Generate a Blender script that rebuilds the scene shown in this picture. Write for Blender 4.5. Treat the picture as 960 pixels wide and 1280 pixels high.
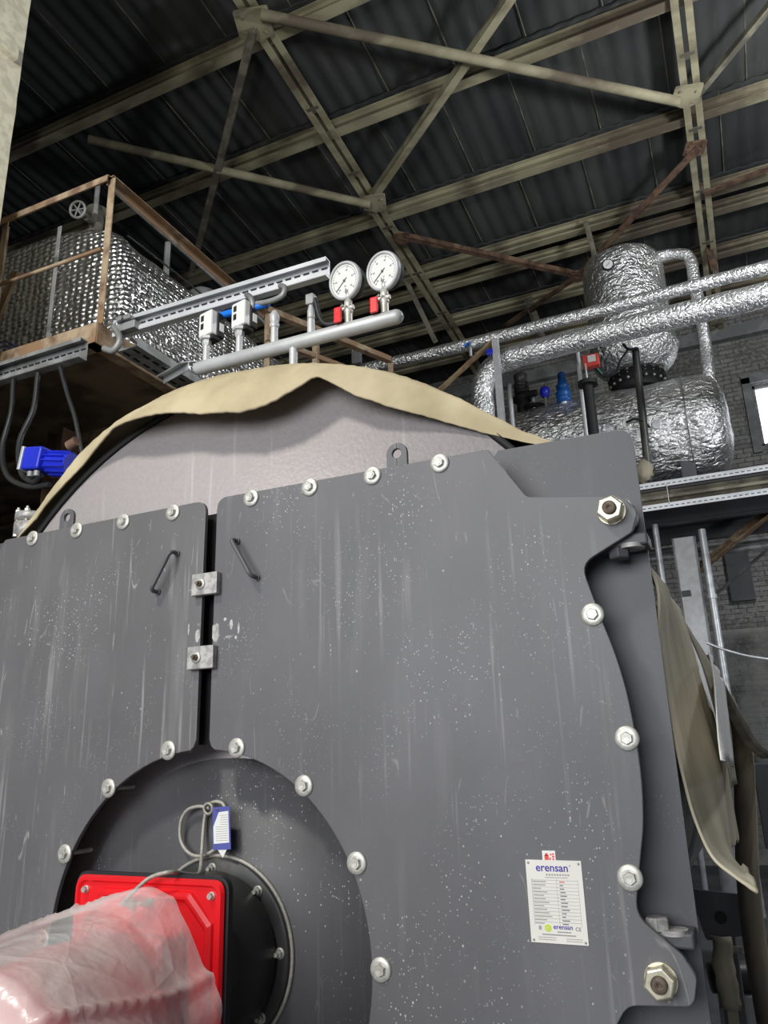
import bpy, bmesh, math, random
from mathutils import Vector, Matrix, noise
from math import sin, cos, pi, radians, sqrt, hypot, atan2
for o in list(bpy.data.objects): bpy.data.objects.remove(o)
scn = bpy.context.scene
COL = scn.collection
random.seed(7)

# ------------------------------------------------------------------ camera
SC = .62
YAW, PITCH, ROLL, FPX = .4226, .2988, -.0305, 973.36
CAM = Vector((2.6336*SC, -3.4551*SC, 1.6+.9348*SC))
_f = Vector((-sin(YAW)*cos(PITCH), cos(YAW)*cos(PITCH), sin(PITCH)))
_r = Vector((cos(YAW), sin(YAW), 0)); _u = _r.cross(_f)
CR = cos(ROLL)*_r+sin(ROLL)*_u; CU = -sin(ROLL)*_r+cos(ROLL)*_u
cd = bpy.data.cameras.new('camera'); cam = bpy.data.objects.new('camera', cd); COL.objects.link(cam)
cd.sensor_fit = 'HORIZONTAL'; cd.sensor_width = 36; cd.lens = 36*FPX/960; cd.clip_start = .02; cd.clip_end = 200
mw = Matrix.Identity(4)
for i in range(3):
    mw[i][0] = CR[i]; mw[i][1] = CU[i]; mw[i][2] = -_f[i]; mw[i][3] = CAM[i]
cam.matrix_world = mw
scn.camera = cam
# world: soft grey daylight that comes in through the open end of the hall
w = bpy.data.worlds.new('hall_daylight'); scn.world = w; w.use_nodes = True
w.node_tree.nodes['Background'].inputs[0].default_value = (.80, .87, 1, 1)
w.node_tree.nodes['Background'].inputs[1].default_value = .22
scn.view_settings.view_transform = 'Standard'; scn.view_settings.look = 'None'
scn.view_settings.gamma = 1; scn.view_settings.use_curve_mapping = False
scn.view_settings.exposure = 0.0
def area(name, loc, target, size, power, col=(1,1,1), sy=None):
    l = bpy.data.lights.new(name, 'AREA'); l.energy = power; l.size = size; l.color = col
    if sy: l.shape = 'RECTANGLE'; l.size_y = sy
    o = bpy.data.objects.new(name, l); COL.objects.link(o); o.location = loc
    o.rotation_euler = (Vector(target)-Vector(loc)).to_track_quat('-Z', 'Y').to_euler(); return o
def lamp(name, loc, power, radius, col=(1,1,1)):
    l = bpy.data.lights.new(name, 'POINT'); l.energy = power; l.shadow_soft_size = radius; l.color = col
    o = bpy.data.objects.new(name, l); COL.objects.link(o); o.location = loc; return o
lamp('hall_lamp', (-.5, -2.5, 5.9), 350, .22, (1, .965, .86))
area('daylight_opening', (-.5, -8.5, 4.2), (.4, 2, 1.9), 7, 700, (.96, .98, 1), 4)
lamp('under_gallery_fill', (5.0, 7.6, 4.0), 150, .25, (.9, .95, 1))  # added fill for the dim space below the gallery; no lamp stands there
lamp('far_hall_fill', (4.8, 5.6, 8.6), 680, .35, (.95, .98, 1))  # invented point light brightening the far pipes, tank and trays in place of daylight

# ------------------------------------------------------------------ positions
def ray(px, py): return _f+CR*((px-480)/FPX)-CU*((py-640)/FPX)
def atY(px, py, Y): d = ray(px, py); return CAM+d*((Y-CAM.y)/d.y)
def atX(px, py, X): d = ray(px, py); return CAM+d*((X-CAM.x)/d.x)
def atZ(px, py, Z): d = ray(px, py); return CAM+d*((Z-CAM.z)/d.z)
RH, RS = 12.6, .1                         # roof plane: z = RH - RS*y
def roofz(y): return RH-RS*y
def atR(px, py, drop=0):
    d = ray(px, py); t = (RH-drop-RS*CAM.y-CAM.z)/(d.z+RS*d.y); return CAM+d*t

# ------------------------------------------------------------------ materials
def mat(name, rough=.6, metal=0):
    m = bpy.data.materials.new(name); m.use_nodes = True
    b = m.node_tree.nodes['Principled BSDF']; b.inputs['Roughness'].default_value = rough; b.inputs['Metallic'].default_value = metal
    return m, m.node_tree, b
def N(nt, t, **k):
    n = nt.nodes.new(t)
    for a, v in k.items():
        if a in n.inputs: n.inputs[a].default_value = v
        else: setattr(n, a, v)
    return n
OFF = [0]
def tex(nt, kind, scale, stretch=(1,1,1), rot=(0,0,0), detail=4, **k):
    tc = N(nt, 'ShaderNodeTexCoord'); mp = N(nt, 'ShaderNodeMapping'); mp.inputs['Scale'].default_value = stretch; mp.inputs['Rotation'].default_value = rot; mp.inputs['Location'].default_value = (OFF[0], OFF[0]*.7, OFF[0]*1.3)
    nt.links.new(tc.outputs['Object'], mp.inputs[0])
    t = N(nt, kind); t.inputs['Scale'].default_value = scale
    if 'Detail' in t.inputs: t.inputs['Detail'].default_value = detail
    for a, v in k.items():
        if a in t.inputs: t.inputs[a].default_value = v
        else: setattr(t, a, v)
    nt.links.new(mp.outputs[0], t.inputs['Vector']); return t
def vor2(nt, scale, sx=1, sz=1, **k):                      # flat voronoi cells laid over upright faces: (x+y, z)
    tc = N(nt, 'ShaderNodeTexCoord'); sp = N(nt, 'ShaderNodeSeparateXYZ'); cb = N(nt, 'ShaderNodeCombineXYZ'); nt.links.new(tc.outputs['Object'], sp.inputs[0])
    ad = N(nt, 'ShaderNodeMath', operation='ADD'); nt.links.new(sp.outputs[0], ad.inputs[0]); nt.links.new(sp.outputs[1], ad.inputs[1])
    m1 = N(nt, 'ShaderNodeMath', operation='MULTIPLY'); nt.links.new(ad.outputs[0], m1.inputs[0]); m1.inputs[1].default_value = sx; ad2 = N(nt, 'ShaderNodeMath', operation='ADD'); nt.links.new(m1.outputs[0], ad2.inputs[0]); ad2.inputs[1].default_value = OFF[0]; m1 = ad2
    m2 = N(nt, 'ShaderNodeMath', operation='MULTIPLY'); nt.links.new(sp.outputs[2], m2.inputs[0]); m2.inputs[1].default_value = sz
    nt.links.new(m1.outputs[0], cb.inputs[0]); nt.links.new(m2.outputs[0], cb.inputs[1])
    t = N(nt, 'ShaderNodeTexVoronoi', voronoi_dimensions='2D'); t.inputs['Scale'].default_value = scale; nt.links.new(cb.outputs[0], t.inputs['Vector'])
    for a, v in k.items(): t.inputs[a].default_value = v
    return t
def ramp(nt, src, stops):
    r = N(nt, 'ShaderNodeValToRGB'); e = r.color_ramp.elements
    while len(e) < len(stops): e.new(.5)
    for i, (p, c) in enumerate(stops):
        e[i].position = p; e[i].color = (c, c, c, 1) if isinstance(c, (int, float)) else (*c, 1)
    nt.links.new(src, r.inputs[0]); return r.outputs[0]
def mix(nt, fac, a, b, mode='MIX'):
    m = N(nt, 'ShaderNodeMix', data_type='RGBA', blend_type=mode)
    for s, v in ((0, fac), (6, a), (7, b)):
        if isinstance(v, (int, float)): m.inputs[s].default_value = v
        elif isinstance(v, tuple): m.inputs[s].default_value = (*v, 1)
        else: nt.links.new(v, m.inputs[s])
    return m.outputs[2]
def bump(nt, b, h, strength=.3, dist=.01, prev=None):
    n = N(nt, 'ShaderNodeBump'); n.inputs['Strength'].default_value = strength; n.inputs['Distance'].default_value = dist
    nt.links.new(h, n.inputs['Height'])
    if prev: nt.links.new(prev, n.inputs['Normal'])
    nt.links.new(n.outputs[0], b.inputs['Normal']); return n.outputs[0]
def simple(name, c, rough=.5, metal=0, var=.25, scale=8, bmp=0, stretch=(1,1,1)):
    m, nt, b = mat(name, rough, metal)
    t = tex(nt, 'ShaderNodeTexNoise', scale, stretch)
    f = ramp(nt, t.outputs[0], [(.3, 0), (.7, 1)])
    nt.links.new(mix(nt, f, tuple(x*(1-var) for x in c), tuple(min(1, x*(1+var)) for x in c)), b.inputs[0])
    if bmp: bump(nt, b, t.outputs[0], bmp, .004)
    return m
def two(name, c1, c2, rough=.7, metal=0, scale=6, lo=.42, hi=.58, stretch=(1,1,1), bmp=.2, c3=None):
    m, nt, b = mat(name, rough, metal)
    t = tex(nt, 'ShaderNodeTexNoise', scale, stretch, detail=8)
    c = mix(nt, ramp(nt, t.outputs[0], [(lo, 0), (hi, 1)]), c1, c2)
    if c3:
        t2 = tex(nt, 'ShaderNodeTexNoise', scale*.45, stretch, detail=6)
        c = mix(nt, ramp(nt, t2.outputs[0], [(.5, 0), (.6, 1)]), c, c3)
    nt.links.new(c, b.inputs[0])
    if bmp: bump(nt, b, t.outputs[0], bmp, .004)
    return m
def paint(name, base, dust=.6, speck=.9):
    m, nt, b = mat(name, .5); OFF[0] += 3.7
    def mul(a, c_):
        q = N(nt, 'ShaderNodeMath', operation='MULTIPLY')
        for k, v in ((0, a), (1, c_)):
            if isinstance(v, (int, float)): q.inputs[k].default_value = v
            else: nt.links.new(v, q.inputs[k])
        return q.outputs[0]
    n = tex(nt, 'ShaderNodeTexNoise', 2.6, (1,1,.6), detail=7)
    c = mix(nt, ramp(nt, n.outputs[0], [(.35, 0), (.7, 1)]), tuple(x*.86 for x in base), tuple(x*1.16 for x in base))
    z = tex(nt, 'ShaderNodeTexNoise', 2.3, detail=4); zone = ramp(nt, z.outputs[0], [(.42, 0), (.62, 1)])
    s = tex(nt, 'ShaderNodeTexNoise', 42, (1,1,.03), detail=4)            # long vertical streaks
    c = mix(nt, mul(ramp(nt, s.outputs[0], [(.6, 0), (.68, dust*.42)]), zone), c, (.36, .35, .34))
    s1 = tex(nt, 'ShaderNodeTexNoise', 14, (1,1,.12), detail=9)  # broad smears
    c = mix(nt, ramp(nt, s1.outputs[0], [(.58, 0), (.8, dust*.22)]), c, (.34, .33, .32))
    for sc, st, rot, th, w_ in ((5.2, (1,1,.16), (0,.1,0), .5, .0016), (4.1, (1,1,.2), (0,-.35,0), .45, .0012)):   # hair-line scratches
        q = tex(nt, 'ShaderNodeTexNoise', sc, st, rot, detail=2)
        d = N(nt, 'ShaderNodeMath', operation='SUBTRACT'); nt.links.new(q.outputs[0], d.inputs[0]); d.inputs[1].default_value = th
        a = N(nt, 'ShaderNodeMath', operation='ABSOLUTE'); nt.links.new(d.outputs[0], a.inputs[0])
        mk = tex(nt, 'ShaderNodeTexNoise', sc*2.6, (1,1,1), (0,0,sc), detail=3)
        c = mix(nt, mul(ramp(nt, a.outputs[0], [(0, dust*.45), (w_*1.6, 0)]), ramp(nt, mk.outputs[0], [(.57, 0), (.66, 1)])), c, (.46, .45, .43))
    for sc, r0, pr in ((34, .09, .95), (75, .15, .92), (150, .2, .9)):   # chips and droplets, in clusters
        v = vor2(nt, sc, 1, .8); vc = N(nt, 'ShaderNodeSeparateColor'); nt.links.new(v.outputs['Color'], vc.inputs[0])
        zz = tex(nt, 'ShaderNodeTexNoise', 3.4, (1,1,1), (0,0,sc), detail=5)
        a = mul(ramp(nt, v.outputs['Distance'], [(r0*.7, 1), (r0*1.3, 0)]), ramp(nt, vc.outputs[0], [(pr, 0), (pr+.02, 1)]))
        c = mix(nt, mul(mul(a, ramp(nt, zz.outputs[0], [(.5, .04), (.68, 1)])), speck), c, (.62, .62, .6))
    nt.links.new(c, b.inputs[0])
    g = tex(nt, 'ShaderNodeTexNoise', 160, detail=2); bump(nt, b, g.outputs[0], .12, .001); OFF[0] = 0 if name.startswith('dusty') else OFF[0]
    return m
def foil(name, kind='crinkle', scale=14, strength=.9, dist=.02, base=.82, rough=.24, metal=1.0):
    m, nt, b = mat(name, rough, metal)
    n = tex(nt, 'ShaderNodeTexNoise', 1.5, detail=3)
    nt.links.new(mix(nt, n.outputs[0], (base*.85,)*3, (min(1, base*1.15),)*3), b.inputs[0])
    def two_bumps(a, sa, da, c_, sb, db):
        q = N(nt, 'ShaderNodeMath', operation='MULTIPLY_ADD'); nt.links.new(a, q.inputs[0]); q.inputs[1].default_value = sa*da
        p = N(nt, 'ShaderNodeMath', operation='MULTIPLY'); nt.links.new(c_, p.inputs[0]); p.inputs[1].default_value = sb*db; nt.links.new(p.outputs[0], q.inputs[2])
        bump(nt, b, q.outputs[0], 1, 1)
    if kind == 'bubble':
        v = vor2(nt, scale, .8, 1.25, Randomness=.35)
        w_ = tex(nt, 'ShaderNodeTexNoise', 5, detail=4, Distortion=.4)
        two_bumps(ramp(nt, v.outputs['Distance'], [(.1, 1), (.55, 0)]), strength, dist, w_.outputs[0], 1, .05)
    elif kind == 'wrap':
        v = tex(nt, 'ShaderNodeTexVoronoi', scale, (1,1,1), feature='DISTANCE_TO_EDGE')
        w_ = tex(nt, 'ShaderNodeTexNoise', 7, detail=4, Distortion=1)
        two_bumps(ramp(nt, v.outputs['Distance'], [(0, 0), (.16, 1)]), strength, dist, w_.outputs[0], .5, .03)
    else:
        v = tex(nt, 'ShaderNodeTexNoise', scale, (.6,1,1), detail=6, Distortion=.8)
        e = tex(nt, 'ShaderNodeTexVoronoi', scale*1.6, (.7,1,1), (.3,.4,.2), feature='DISTANCE_TO_EDGE')
        two_bumps(v.outputs[0], strength, dist, ramp(nt, e.outputs['Distance'], [(0, 0), (.2, 1)]), strength*.7, dist*.3)
    return m
M = {}
M['dark'] = paint('dark_grey_boiler_paint', (.112, .1105, .117), .7, .8)
M['darkscuffed'] = paint('scuffed_dark_grey_paint', (.119, .115, .118), 1.3, .8)
M['disc'] = paint('dusty_furnace_plate_paint', (.095, .093, .098), .3, 1)
M['plate'] = paint('plain_dark_grey_plate', (.074, .073, .081), .1, .3)
M['black'] = simple('matt_black', (.008, .008, .009), .7)
M['blacksteel'] = two('rubbed_black_steel', (.03, .03, .03), (.11, .105, .09), .42, scale=5, lo=.5, hi=.75, stretch=(1,1,.4))
M['zinc'] = two('zinc_plated_steel', (.64, .63, .57), (.46, .45, .41), .42, .4, 34)
M['brasszinc'] = two('yellow_zinc_steel', (.72, .68, .52), (.46, .42, .32), .35, .6, 22)
M['cast'] = two('bare_flat_bar', (.47, .46, .44), (.3, .29, .28), .5, .35, 40)
M['rustbolt'] = two('brown_threaded_stud', (.1, .07, .055), (.2, .16, .12), .7, .3, 40)
M['galv'] = two('galvanised_sheet', (.74, .76, .78), (.58, .6, .62), .36, .4, 9, stretch=(.3,1,1))
M['galvgrey'] = two('dull_galvanised_sheet', (.3, .31, .31), (.2, .2, .2), .5, .3, 9)
M['silverpaint'] = simple('silver_grey_pipe_paint', (.5, .51, .52), .42, .15, .12, 10)
M['rust'] = two('rusty_tan_steel', (.38, .29, .19), (.16, .095, .06), .8, 0, 9, .42, .64, (1,1,1), .3, (.25, .15, .08))
M['rustdark'] = two('brown_rusty_steel', (.17, .1, .065), (.09, .05, .035), .85, 0, 7, bmp=.3, c3=(.24, .15, .09))
M['under'] = two('mottled_rusty_underside', (.26, .2, .14), (.11, .075, .05), .85, 0, 3, c3=(.17, .13, .1))
M['purlin'] = two('old_cream_painted_steel', (.44, .405, .27), (.27, .24, .155), .75, 0, 3.2, .38, .62, (.5,1,1), .2, (.15, .12, .085))
M['rafter'] = two('grime_coated_steel', (.24, .22, .165), (.12, .11, .085), .8, 0, 4, bmp=.2)
M['canvas'] = two('beige_glass_cloth', (.52, .44, .285), (.38, .32, .195), .9, 0, 5, .38, .66, bmp=.8)
M['canvasgrey'] = two('grimy_grey_beige_cloth', (.40, .36, .27), (.26, .23, .17), .92, 0, 5, bmp=.35, stretch=(1,1,.35))
M['canvasside'] = two('stained_beige_cloth', (.74, .67, .50), (.45, .39, .28), .92, 0, 5, .38, .66, bmp=.4, stretch=(1,1,.3))
M['strap'] = two('dark_brown_webbing', (.1, .095, .08), (.16, .15, .12), .85, 0, 6)
M['plaster'] = two('cream_rough_plaster', (.74, .71, .56), (.58, .55, .43), .9, 0, 12, bmp=.6)
M['red'] = simple('glossy_red_paint', (.78, .012, .018), .3, 0, .06)
M['blackrubber'] = simple('black_corrugated_hose', (.018, .019, .022), .45)
M['greycable'] = simple('grey_braided_cable', (.4, .38, .33), .5, .2, .15, 90)
M['blue'] = simple('blue_enamel', (.015, .03, .55), .35, 0, .1)
M['bluevalve'] = simple('blue_valve_paint', (.008, .09, .34), .4, 0, .2)
M['bluehose'] = simple('blue_air_hose', (.01, .17, .72), .3, 0, .05)
M['white'] = simple('white_plastic', (.78, .78, .76), .35, 0, .05)
M['paper'] = simple('white_paper', (.8, .79, .76), .7, 0, .04)
M['label'] = simple('silver_white_label', (.74, .72, .66), .4, 0, .04)
M['violet'] = simple('violet_lettering', (.05, .03, .3), .5, 0, 0)
M['printgrey'] = simple('grey_print', (.34, .32, .31), .6, 0, 0)
M['printmid'] = simple('dark_print', (.12, .12, .13), .6, 0, 0)
M['lime'] = simple('lime_green_print', (.52, .64, .03), .5, 0, .1)
M['redprint'] = simple('red_print', (.7, .07, .05), .6, 0, .15)
M['pinkprint'] = simple('pink_marker', (.55, .1, .2), .7, 0, .1)
M['tagblue'] = simple('blue_tag_card', (.09, .1, .36), .5, 0, .1)
M['green'] = simple('green_wire', (.02, .3, .2), .5)
M['foilbubble'] = foil('bubble_foil_insulation', 'bubble', 19, 1.0, .012, .78, .3)
M['foilpipe'] = foil('wrapped_foil_insulation', 'wrap', 14, .8, .014, .97, .34, .88)
M['foilcrinkle'] = foil('crinkled_foil_insulation', 'crinkle', 8, 1.0, .07, .95, .3, .92)
M['foilnet'] = foil('netted_foil_insulation', 'wrap', 8, .8, .035, .86, .24)
M['wood'] = two('weathered_board', (.4, .29, .17), (.24, .16, .09), .85, 0, 8, stretch=(1,1,.15))
M['concrete'] = two('grey_concrete', (.34, .35, .35), (.22, .23, .23), .9, 0, 3, bmp=.3)
M['floor'] = two('dirty_concrete_floor', (.13, .13, .14), (.08, .08, .085), .8, 0, 2)
M['darkwall'] = two('near_black_wall', (.035, .037, .045), (.02, .022, .028), .9, 0, .8)  # near-black colour with faint mottling
def head_mat():
    m, nt, b = mat('spangled_sheet', .5, .35)
    v = tex(nt, 'ShaderNodeTexVoronoi', 95)
    n = tex(nt, 'ShaderNodeTexNoise', 60, detail=5)
    c = mix(nt, n.outputs[0], (.50, .455, .46), (.66, .62, .62))
    c = mix(nt, ramp(nt, v.outputs['Distance'], [(.2, 0), (.8, .35)]), c, (.4, .36, .37))
    s = tex(nt, 'ShaderNodeTexNoise', 30, (1,1,.04)); c = mix(nt, ramp(nt, s.outputs[0], [(.64, 0), (.72, .3)]), c, (.8, .8, .8))
    nt.links.new(c, b.inputs[0]); bump(nt, b, n.outputs[0], .5, .004); return m
M['head'] = head_mat()
def brick_mat():
    m, nt, b = mat('old_whitewashed_brick', .9)
    tc = N(nt, 'ShaderNodeTexCoord'); sp = N(nt, 'ShaderNodeSeparateXYZ'); cb = N(nt, 'ShaderNodeCombineXYZ')
    nt.links.new(tc.outputs['Object'], sp.inputs[0]); ad = N(nt, 'ShaderNodeMath', operation='ADD')
    nt.links.new(sp.outputs[0], ad.inputs[0]); nt.links.new(sp.outputs[1], ad.inputs[1]); nt.links.new(ad.outputs[0], cb.inputs[0]); nt.links.new(sp.outputs[2], cb.inputs[1])
    br = N(nt, 'ShaderNodeTexBrick'); nt.links.new(cb.outputs[0], br.inputs[0])
    br.inputs['Scale'].default_value = 1; br.inputs['Brick Width'].default_value = .29; br.inputs['Row Height'].default_value = .1
    br.inputs['Mortar Size'].default_value = .011; br.inputs['Mortar Smooth'].default_value = .4
    br.inputs['Color1'].default_value = (.36, .35, .33, 1); br.inputs['Color2'].default_value = (.24, .235, .225, 1); br.inputs['Mortar'].default_value = (.085, .085, .085, 1)
    n = tex(nt, 'ShaderNodeTexNoise', .9, detail=8); c = mix(nt, ramp(nt, n.outputs[0], [(.4, 0), (.62, .6)]), br.outputs[0], (.15, .145, .14))
    n2 = tex(nt, 'ShaderNodeTexNoise', 14, detail=6); c = mix(nt, ramp(nt, n2.outputs[0], [(.52, 0), (.62, .4)]), c, (.5, .49, .46))
    rz = N(nt, 'ShaderNodeMath', operation='LESS_THAN'); nt.links.new(sp.outputs[2], rz.inputs[0]); rz.inputs[1].default_value = 4.3
    wn = tex(nt, 'ShaderNodeTexNoise', 2.2, detail=7); wf = N(nt, 'ShaderNodeMath', operation='MULTIPLY'); nt.links.new(rz.outputs[0], wf.inputs[0]); nt.links.new(ramp(nt, wn.outputs[0], [(.36, .05), (.58, .5)]), wf.inputs[1])
    c = mix(nt, wf.outputs[0], c, (.75, .74, .7))
    nt.links.new(c, b.inputs[0]); bump(nt, b, br.outputs['Fac'], -.5, .02); return m
M['brick'] = brick_mat()
def roof_mat():
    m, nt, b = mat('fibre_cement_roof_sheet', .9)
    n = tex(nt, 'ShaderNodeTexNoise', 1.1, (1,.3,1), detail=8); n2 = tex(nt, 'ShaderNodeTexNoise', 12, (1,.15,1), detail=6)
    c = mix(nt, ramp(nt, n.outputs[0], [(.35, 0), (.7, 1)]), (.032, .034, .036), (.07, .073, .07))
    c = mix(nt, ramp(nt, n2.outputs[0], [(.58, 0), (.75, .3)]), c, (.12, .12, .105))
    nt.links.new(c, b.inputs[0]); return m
M['roof'] = roof_mat()
def plastic_mat():
    m = bpy.data.materials.new('clear_plastic_sheet'); m.use_nodes = True; nt = m.node_tree; b = nt.nodes['Principled BSDF']; out = nt.nodes['Material Output']
    b.inputs[0].default_value = (.9, .88, .86, 1); b.inputs['Roughness'].default_value = .25; b.inputs['Specular IOR Level'].default_value = .8
    e = tex(nt, 'ShaderNodeTexVoronoi', 5, (1,1,1), (.5,.3,.2), feature='DISTANCE_TO_EDGE'); n = tex(nt, 'ShaderNodeTexNoise', 11, detail=3)
    h = bump(nt, b, ramp(nt, e.outputs['Distance'], [(0, 1), (.1, 0)]), .25, .01); bump(nt, b, n.outputs[0], .3, .02, h)
    tr = N(nt, 'ShaderNodeBsdfTransparent'); tr.inputs[0].default_value = (.96, .95, .94, 1)
    n2 = tex(nt, 'ShaderNodeTexNoise', 5, (1,1,.6), detail=4); fac = ramp(nt, n2.outputs[0], [(.35, .4), (.65, .66)])
    mx = N(nt, 'ShaderNodeMixShader'); nt.links.new(fac, mx.inputs[0]); nt.links.new(tr.outputs[0], mx.inputs[1]); nt.links.new(b.outputs[0], mx.inputs[2]); nt.links.new(mx.outputs[0], out.inputs[0])
    return m
M['film'] = plastic_mat()
def glow_mat():
    m, nt, b = mat('bright_daylit_pane', .4); b.inputs[0].default_value = (.8, .85, .9, 1)
    n = tex(nt, 'ShaderNodeTexNoise', 1.5, detail=4)
    nt.links.new(mix(nt, n.outputs[0], (.75, .82, .9), (1, 1, 1)), b.inputs['Emission Color']); b.inputs['Emission Strength'].default_value = 2.2; return m
M['pane'] = glow_mat()

# ------------------------------------------------------------------ mesh builder
BASE = {}
class MB:
    def __init__(s): s.v = []; s.f = []; s.m = []; s.s = []
    def add(s, vs, fs, m=0, sm=False):
        k = len(s.v); s.v += [Vector(v) for v in vs]
        for f in fs: s.f.append([i+k for i in f]); s.m.append(m); s.s.append(sm)
        return s
    def box(s, c, d, rot=None, m=0):
        c = Vector(c); vs = []
        for x in (-.5, .5):
            for y in (-.5, .5):
                for z in (-.5, .5):
                    p = Vector((x*d[0], y*d[1], z*d[2]))
                    if rot is not None: p = rot @ p
                    vs.append(c+p)
        return s.add(vs, [(0,1,3,2), (4,6,7,5), (0,4,5,1), (2,3,7,6), (0,2,6,4), (1,5,7,3)], m)
    def bar(s, a, b, w, h, m=0, up=(0,0,1)):          # rectangular bar from a to b
        a = Vector(a); b = Vector(b); d = b-a; L = d.length; d.normalize(); up = Vector(up)
        x = d.cross(up)
        if x.length < 1e-4: x = d.cross(Vector((0,1,0)))
        x.normalize(); z = x.cross(d); R = Matrix((x, d, z)).transposed()
        return s.box((a+b)/2, (w, L, h), R, m)
    def angle(s, a, b, w, t, m=0, up=(0,0,1)):          # L section: a flat leg and an upright leg
        a = Vector(a); b = Vector(b); d = (b-a).normalized(); up = Vector(up); x = d.cross(up).normalized(); z = x.cross(d)
        s.bar(a, b, w, t, m, up); o = x*(w/2-t/2)+z*(w/2-t/2); s.bar(a+o, b+o, t, w, m, up); return s
    def tube(s, pts, r, n=12, m=0, cap=True, sm=True, rf=None):
        pts = [Vector(p) for p in pts]; vs = []; prev = None; K = len(pts)
        for i, p in enumerate(pts):
            d = (pts[min(i+1, K-1)]-pts[max(i-1, 0)]).normalized()
            if prev is None: a = d.cross(Vector((0,0,1)) if abs(d.z) < .9 else Vector((1,0,0))).normalized()
            else: a = (prev-d*prev.dot(d)).normalized()
            prev = a; b = d.cross(a); rr = r if rf is None else rf(i/(K-1))
            if isinstance(r, (list, tuple)): rr = r[i]
            for k in range(n): t = 2*pi*k/n; vs.append(p+a*cos(t)*rr+b*sin(t)*rr)
        fs = [(i*n+k, i*n+(k+1)%n, (i+1)*n+(k+1)%n, (i+1)*n+k) for i in range(K-1) for k in range(n)]
        s.add(vs, fs, m, sm)
        if cap: s.add(vs[:n], [tuple(range(n))[::-1]], m); s.add(vs[-n:], [tuple(range(n))], m)
        return s
    def cyl(s, a, b, r, n=24, m=0, r2=None, sm=True): return s.tube([a, b], [r, r if r2 is None else r2], n, m, True, sm)
    def lathe(s, prof, c, ax, n=32, m=0, sm=True, cap=True):       # prof: (r, h) along axis ax from c
        c = Vector(c); ax = Vector(ax).normalized(); a = ax.cross(Vector((0,0,1)) if abs(ax.z) < .9 else Vector((1,0,0))).normalized(); b = ax.cross(a)
        vs = [c+ax*h+(a*cos(2*pi*k/n)+b*sin(2*pi*k/n))*r for r, h in prof for k in range(n)]
        fs = [(i*n+k, i*n+(k+1)%n, (i+1)*n+(k+1)%n, (i+1)*n+k) for i in range(len(prof)-1) for k in range(n)]
        s.add(vs, fs, m, sm); K = len(prof)
        if cap and prof[0][0] > 1e-4: s.add(vs[:n], [tuple(range(n))[::-1]], m)
        if cap and prof[-1][0] > 1e-4: s.add(vs[-n:], [tuple(range(n))], m)
        return s
    def hexa(s, c, ax, r, h, m=0, rot=0):
        c = Vector(c); ax = Vector(ax).normalized(); a = ax.cross(Vector((0,0,1)) if abs(ax.z) < .9 else Vector((1,0,0))).normalized(); b = ax.cross(a)
        vs = [c+ax*hh+(a*cos(pi*k/3+rot)+b*sin(pi*k/3+rot))*rr for hh, rr in ((0, r), (h*.85, r), (h, r*.88)) for k in range(6)]
        fs = [(i*6+k, i*6+(k+1)%6, (i+1)*6+(k+1)%6, (i+1)*6+k) for i in (0, 1) for k in range(6)]+[tuple(range(12, 18)), (5,4,3,2,1,0)]
        return s.add(vs, fs, m)
    def prism(s, poly, y0, y1, m=0, plane='xz'):         # polygon (x,z) between y0 and y1
        n = len(poly)
        g = (lambda p, y: (p[0], y, p[1])) if plane == 'xz' else ((lambda p, y: (p[0], p[1], y)) if plane == 'xy' else (lambda p, y: (y, p[0], p[1])))
        vs = [g(p, y0) for p in poly]+[g(p, y1) for p in poly]
        return s.add(vs, [tuple(range(n)), tuple(range(n, 2*n))[::-1]]+[(k, (k+1)%n, n+(k+1)%n, n+k) for k in range(n)], m)
    def torus(s, c, ax, R, r, n=32, k=8, m=0, a0=0, a1=2*pi):
        c = Vector(c); ax = Vector(ax).normalized(); a = ax.cross(Vector((0,0,1)) if abs(ax.z) < .9 else Vector((1,0,0))).normalized(); b = ax.cross(a)
        full = abs(a1-a0-2*pi) < 1e-4
        return s.tube([c+(a*cos(a0+(a1-a0)*i/n)+b*sin(a0+(a1-a0)*i/n))*R for i in range(n+1)], r, k, m, not full)
    def grid(s, rows, m=0, sm=True):
        nr, nc = len(rows), len(rows[0])
        return s.add([p for r in rows for p in r], [(i*nc+j, i*nc+j+1, (i+1)*nc+j+1, (i+1)*nc+j) for i in range(nr-1) for j in range(nc-1)], m, sm)
    def build(s, name, mats, parent=None, bevel=0, solid=0, sub=0, origin=None, label=None, weld=False):
        if not isinstance(mats, (list, tuple)): mats = [mats]
        xs = [v.x for v in s.v]; ys = [v.y for v in s.v]; zs = [v.z for v in s.v]
        o0 = Vector(origin) if origin is not None else Vector(((min(xs)+max(xs))/2, (min(ys)+max(ys))/2, min(zs)))
        me = bpy.data.meshes.new(name); me.from_pydata([v-o0 for v in s.v], [], s.f)
        for q in mats: me.materials.append(M[q])
        me.polygons.foreach_set('material_index', s.m); me.polygons.foreach_set('use_smooth', s.s)
        bm = bmesh.new(); bm.from_mesh(me)
        if weld: bmesh.ops.remove_doubles(bm, verts=bm.verts, dist=1e-4)
        bmesh.ops.recalc_face_normals(bm, faces=bm.faces); bm.to_mesh(me); bm.free()
        o = bpy.data.objects.new(name, me); COL.objects.link(o); BASE[o] = o0
        if parent: o.parent = parent; o.location = o0-BASE[parent]
        else: o.location = o0
        if solid: md = o.modifiers.new('thickness', 'SOLIDIFY'); md.thickness = solid; md.offset = 0
        if bevel: md = o.modifiers.new('bevel', 'BEVEL'); md.width = bevel; md.segments = 2; md.limit_method = 'ANGLE'; md.angle_limit = radians(40)
        if sub: md = o.modifiers.new('sub', 'SUBSURF'); md.levels = sub; md.render_levels = sub
        if label: o['label'] = label
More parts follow.
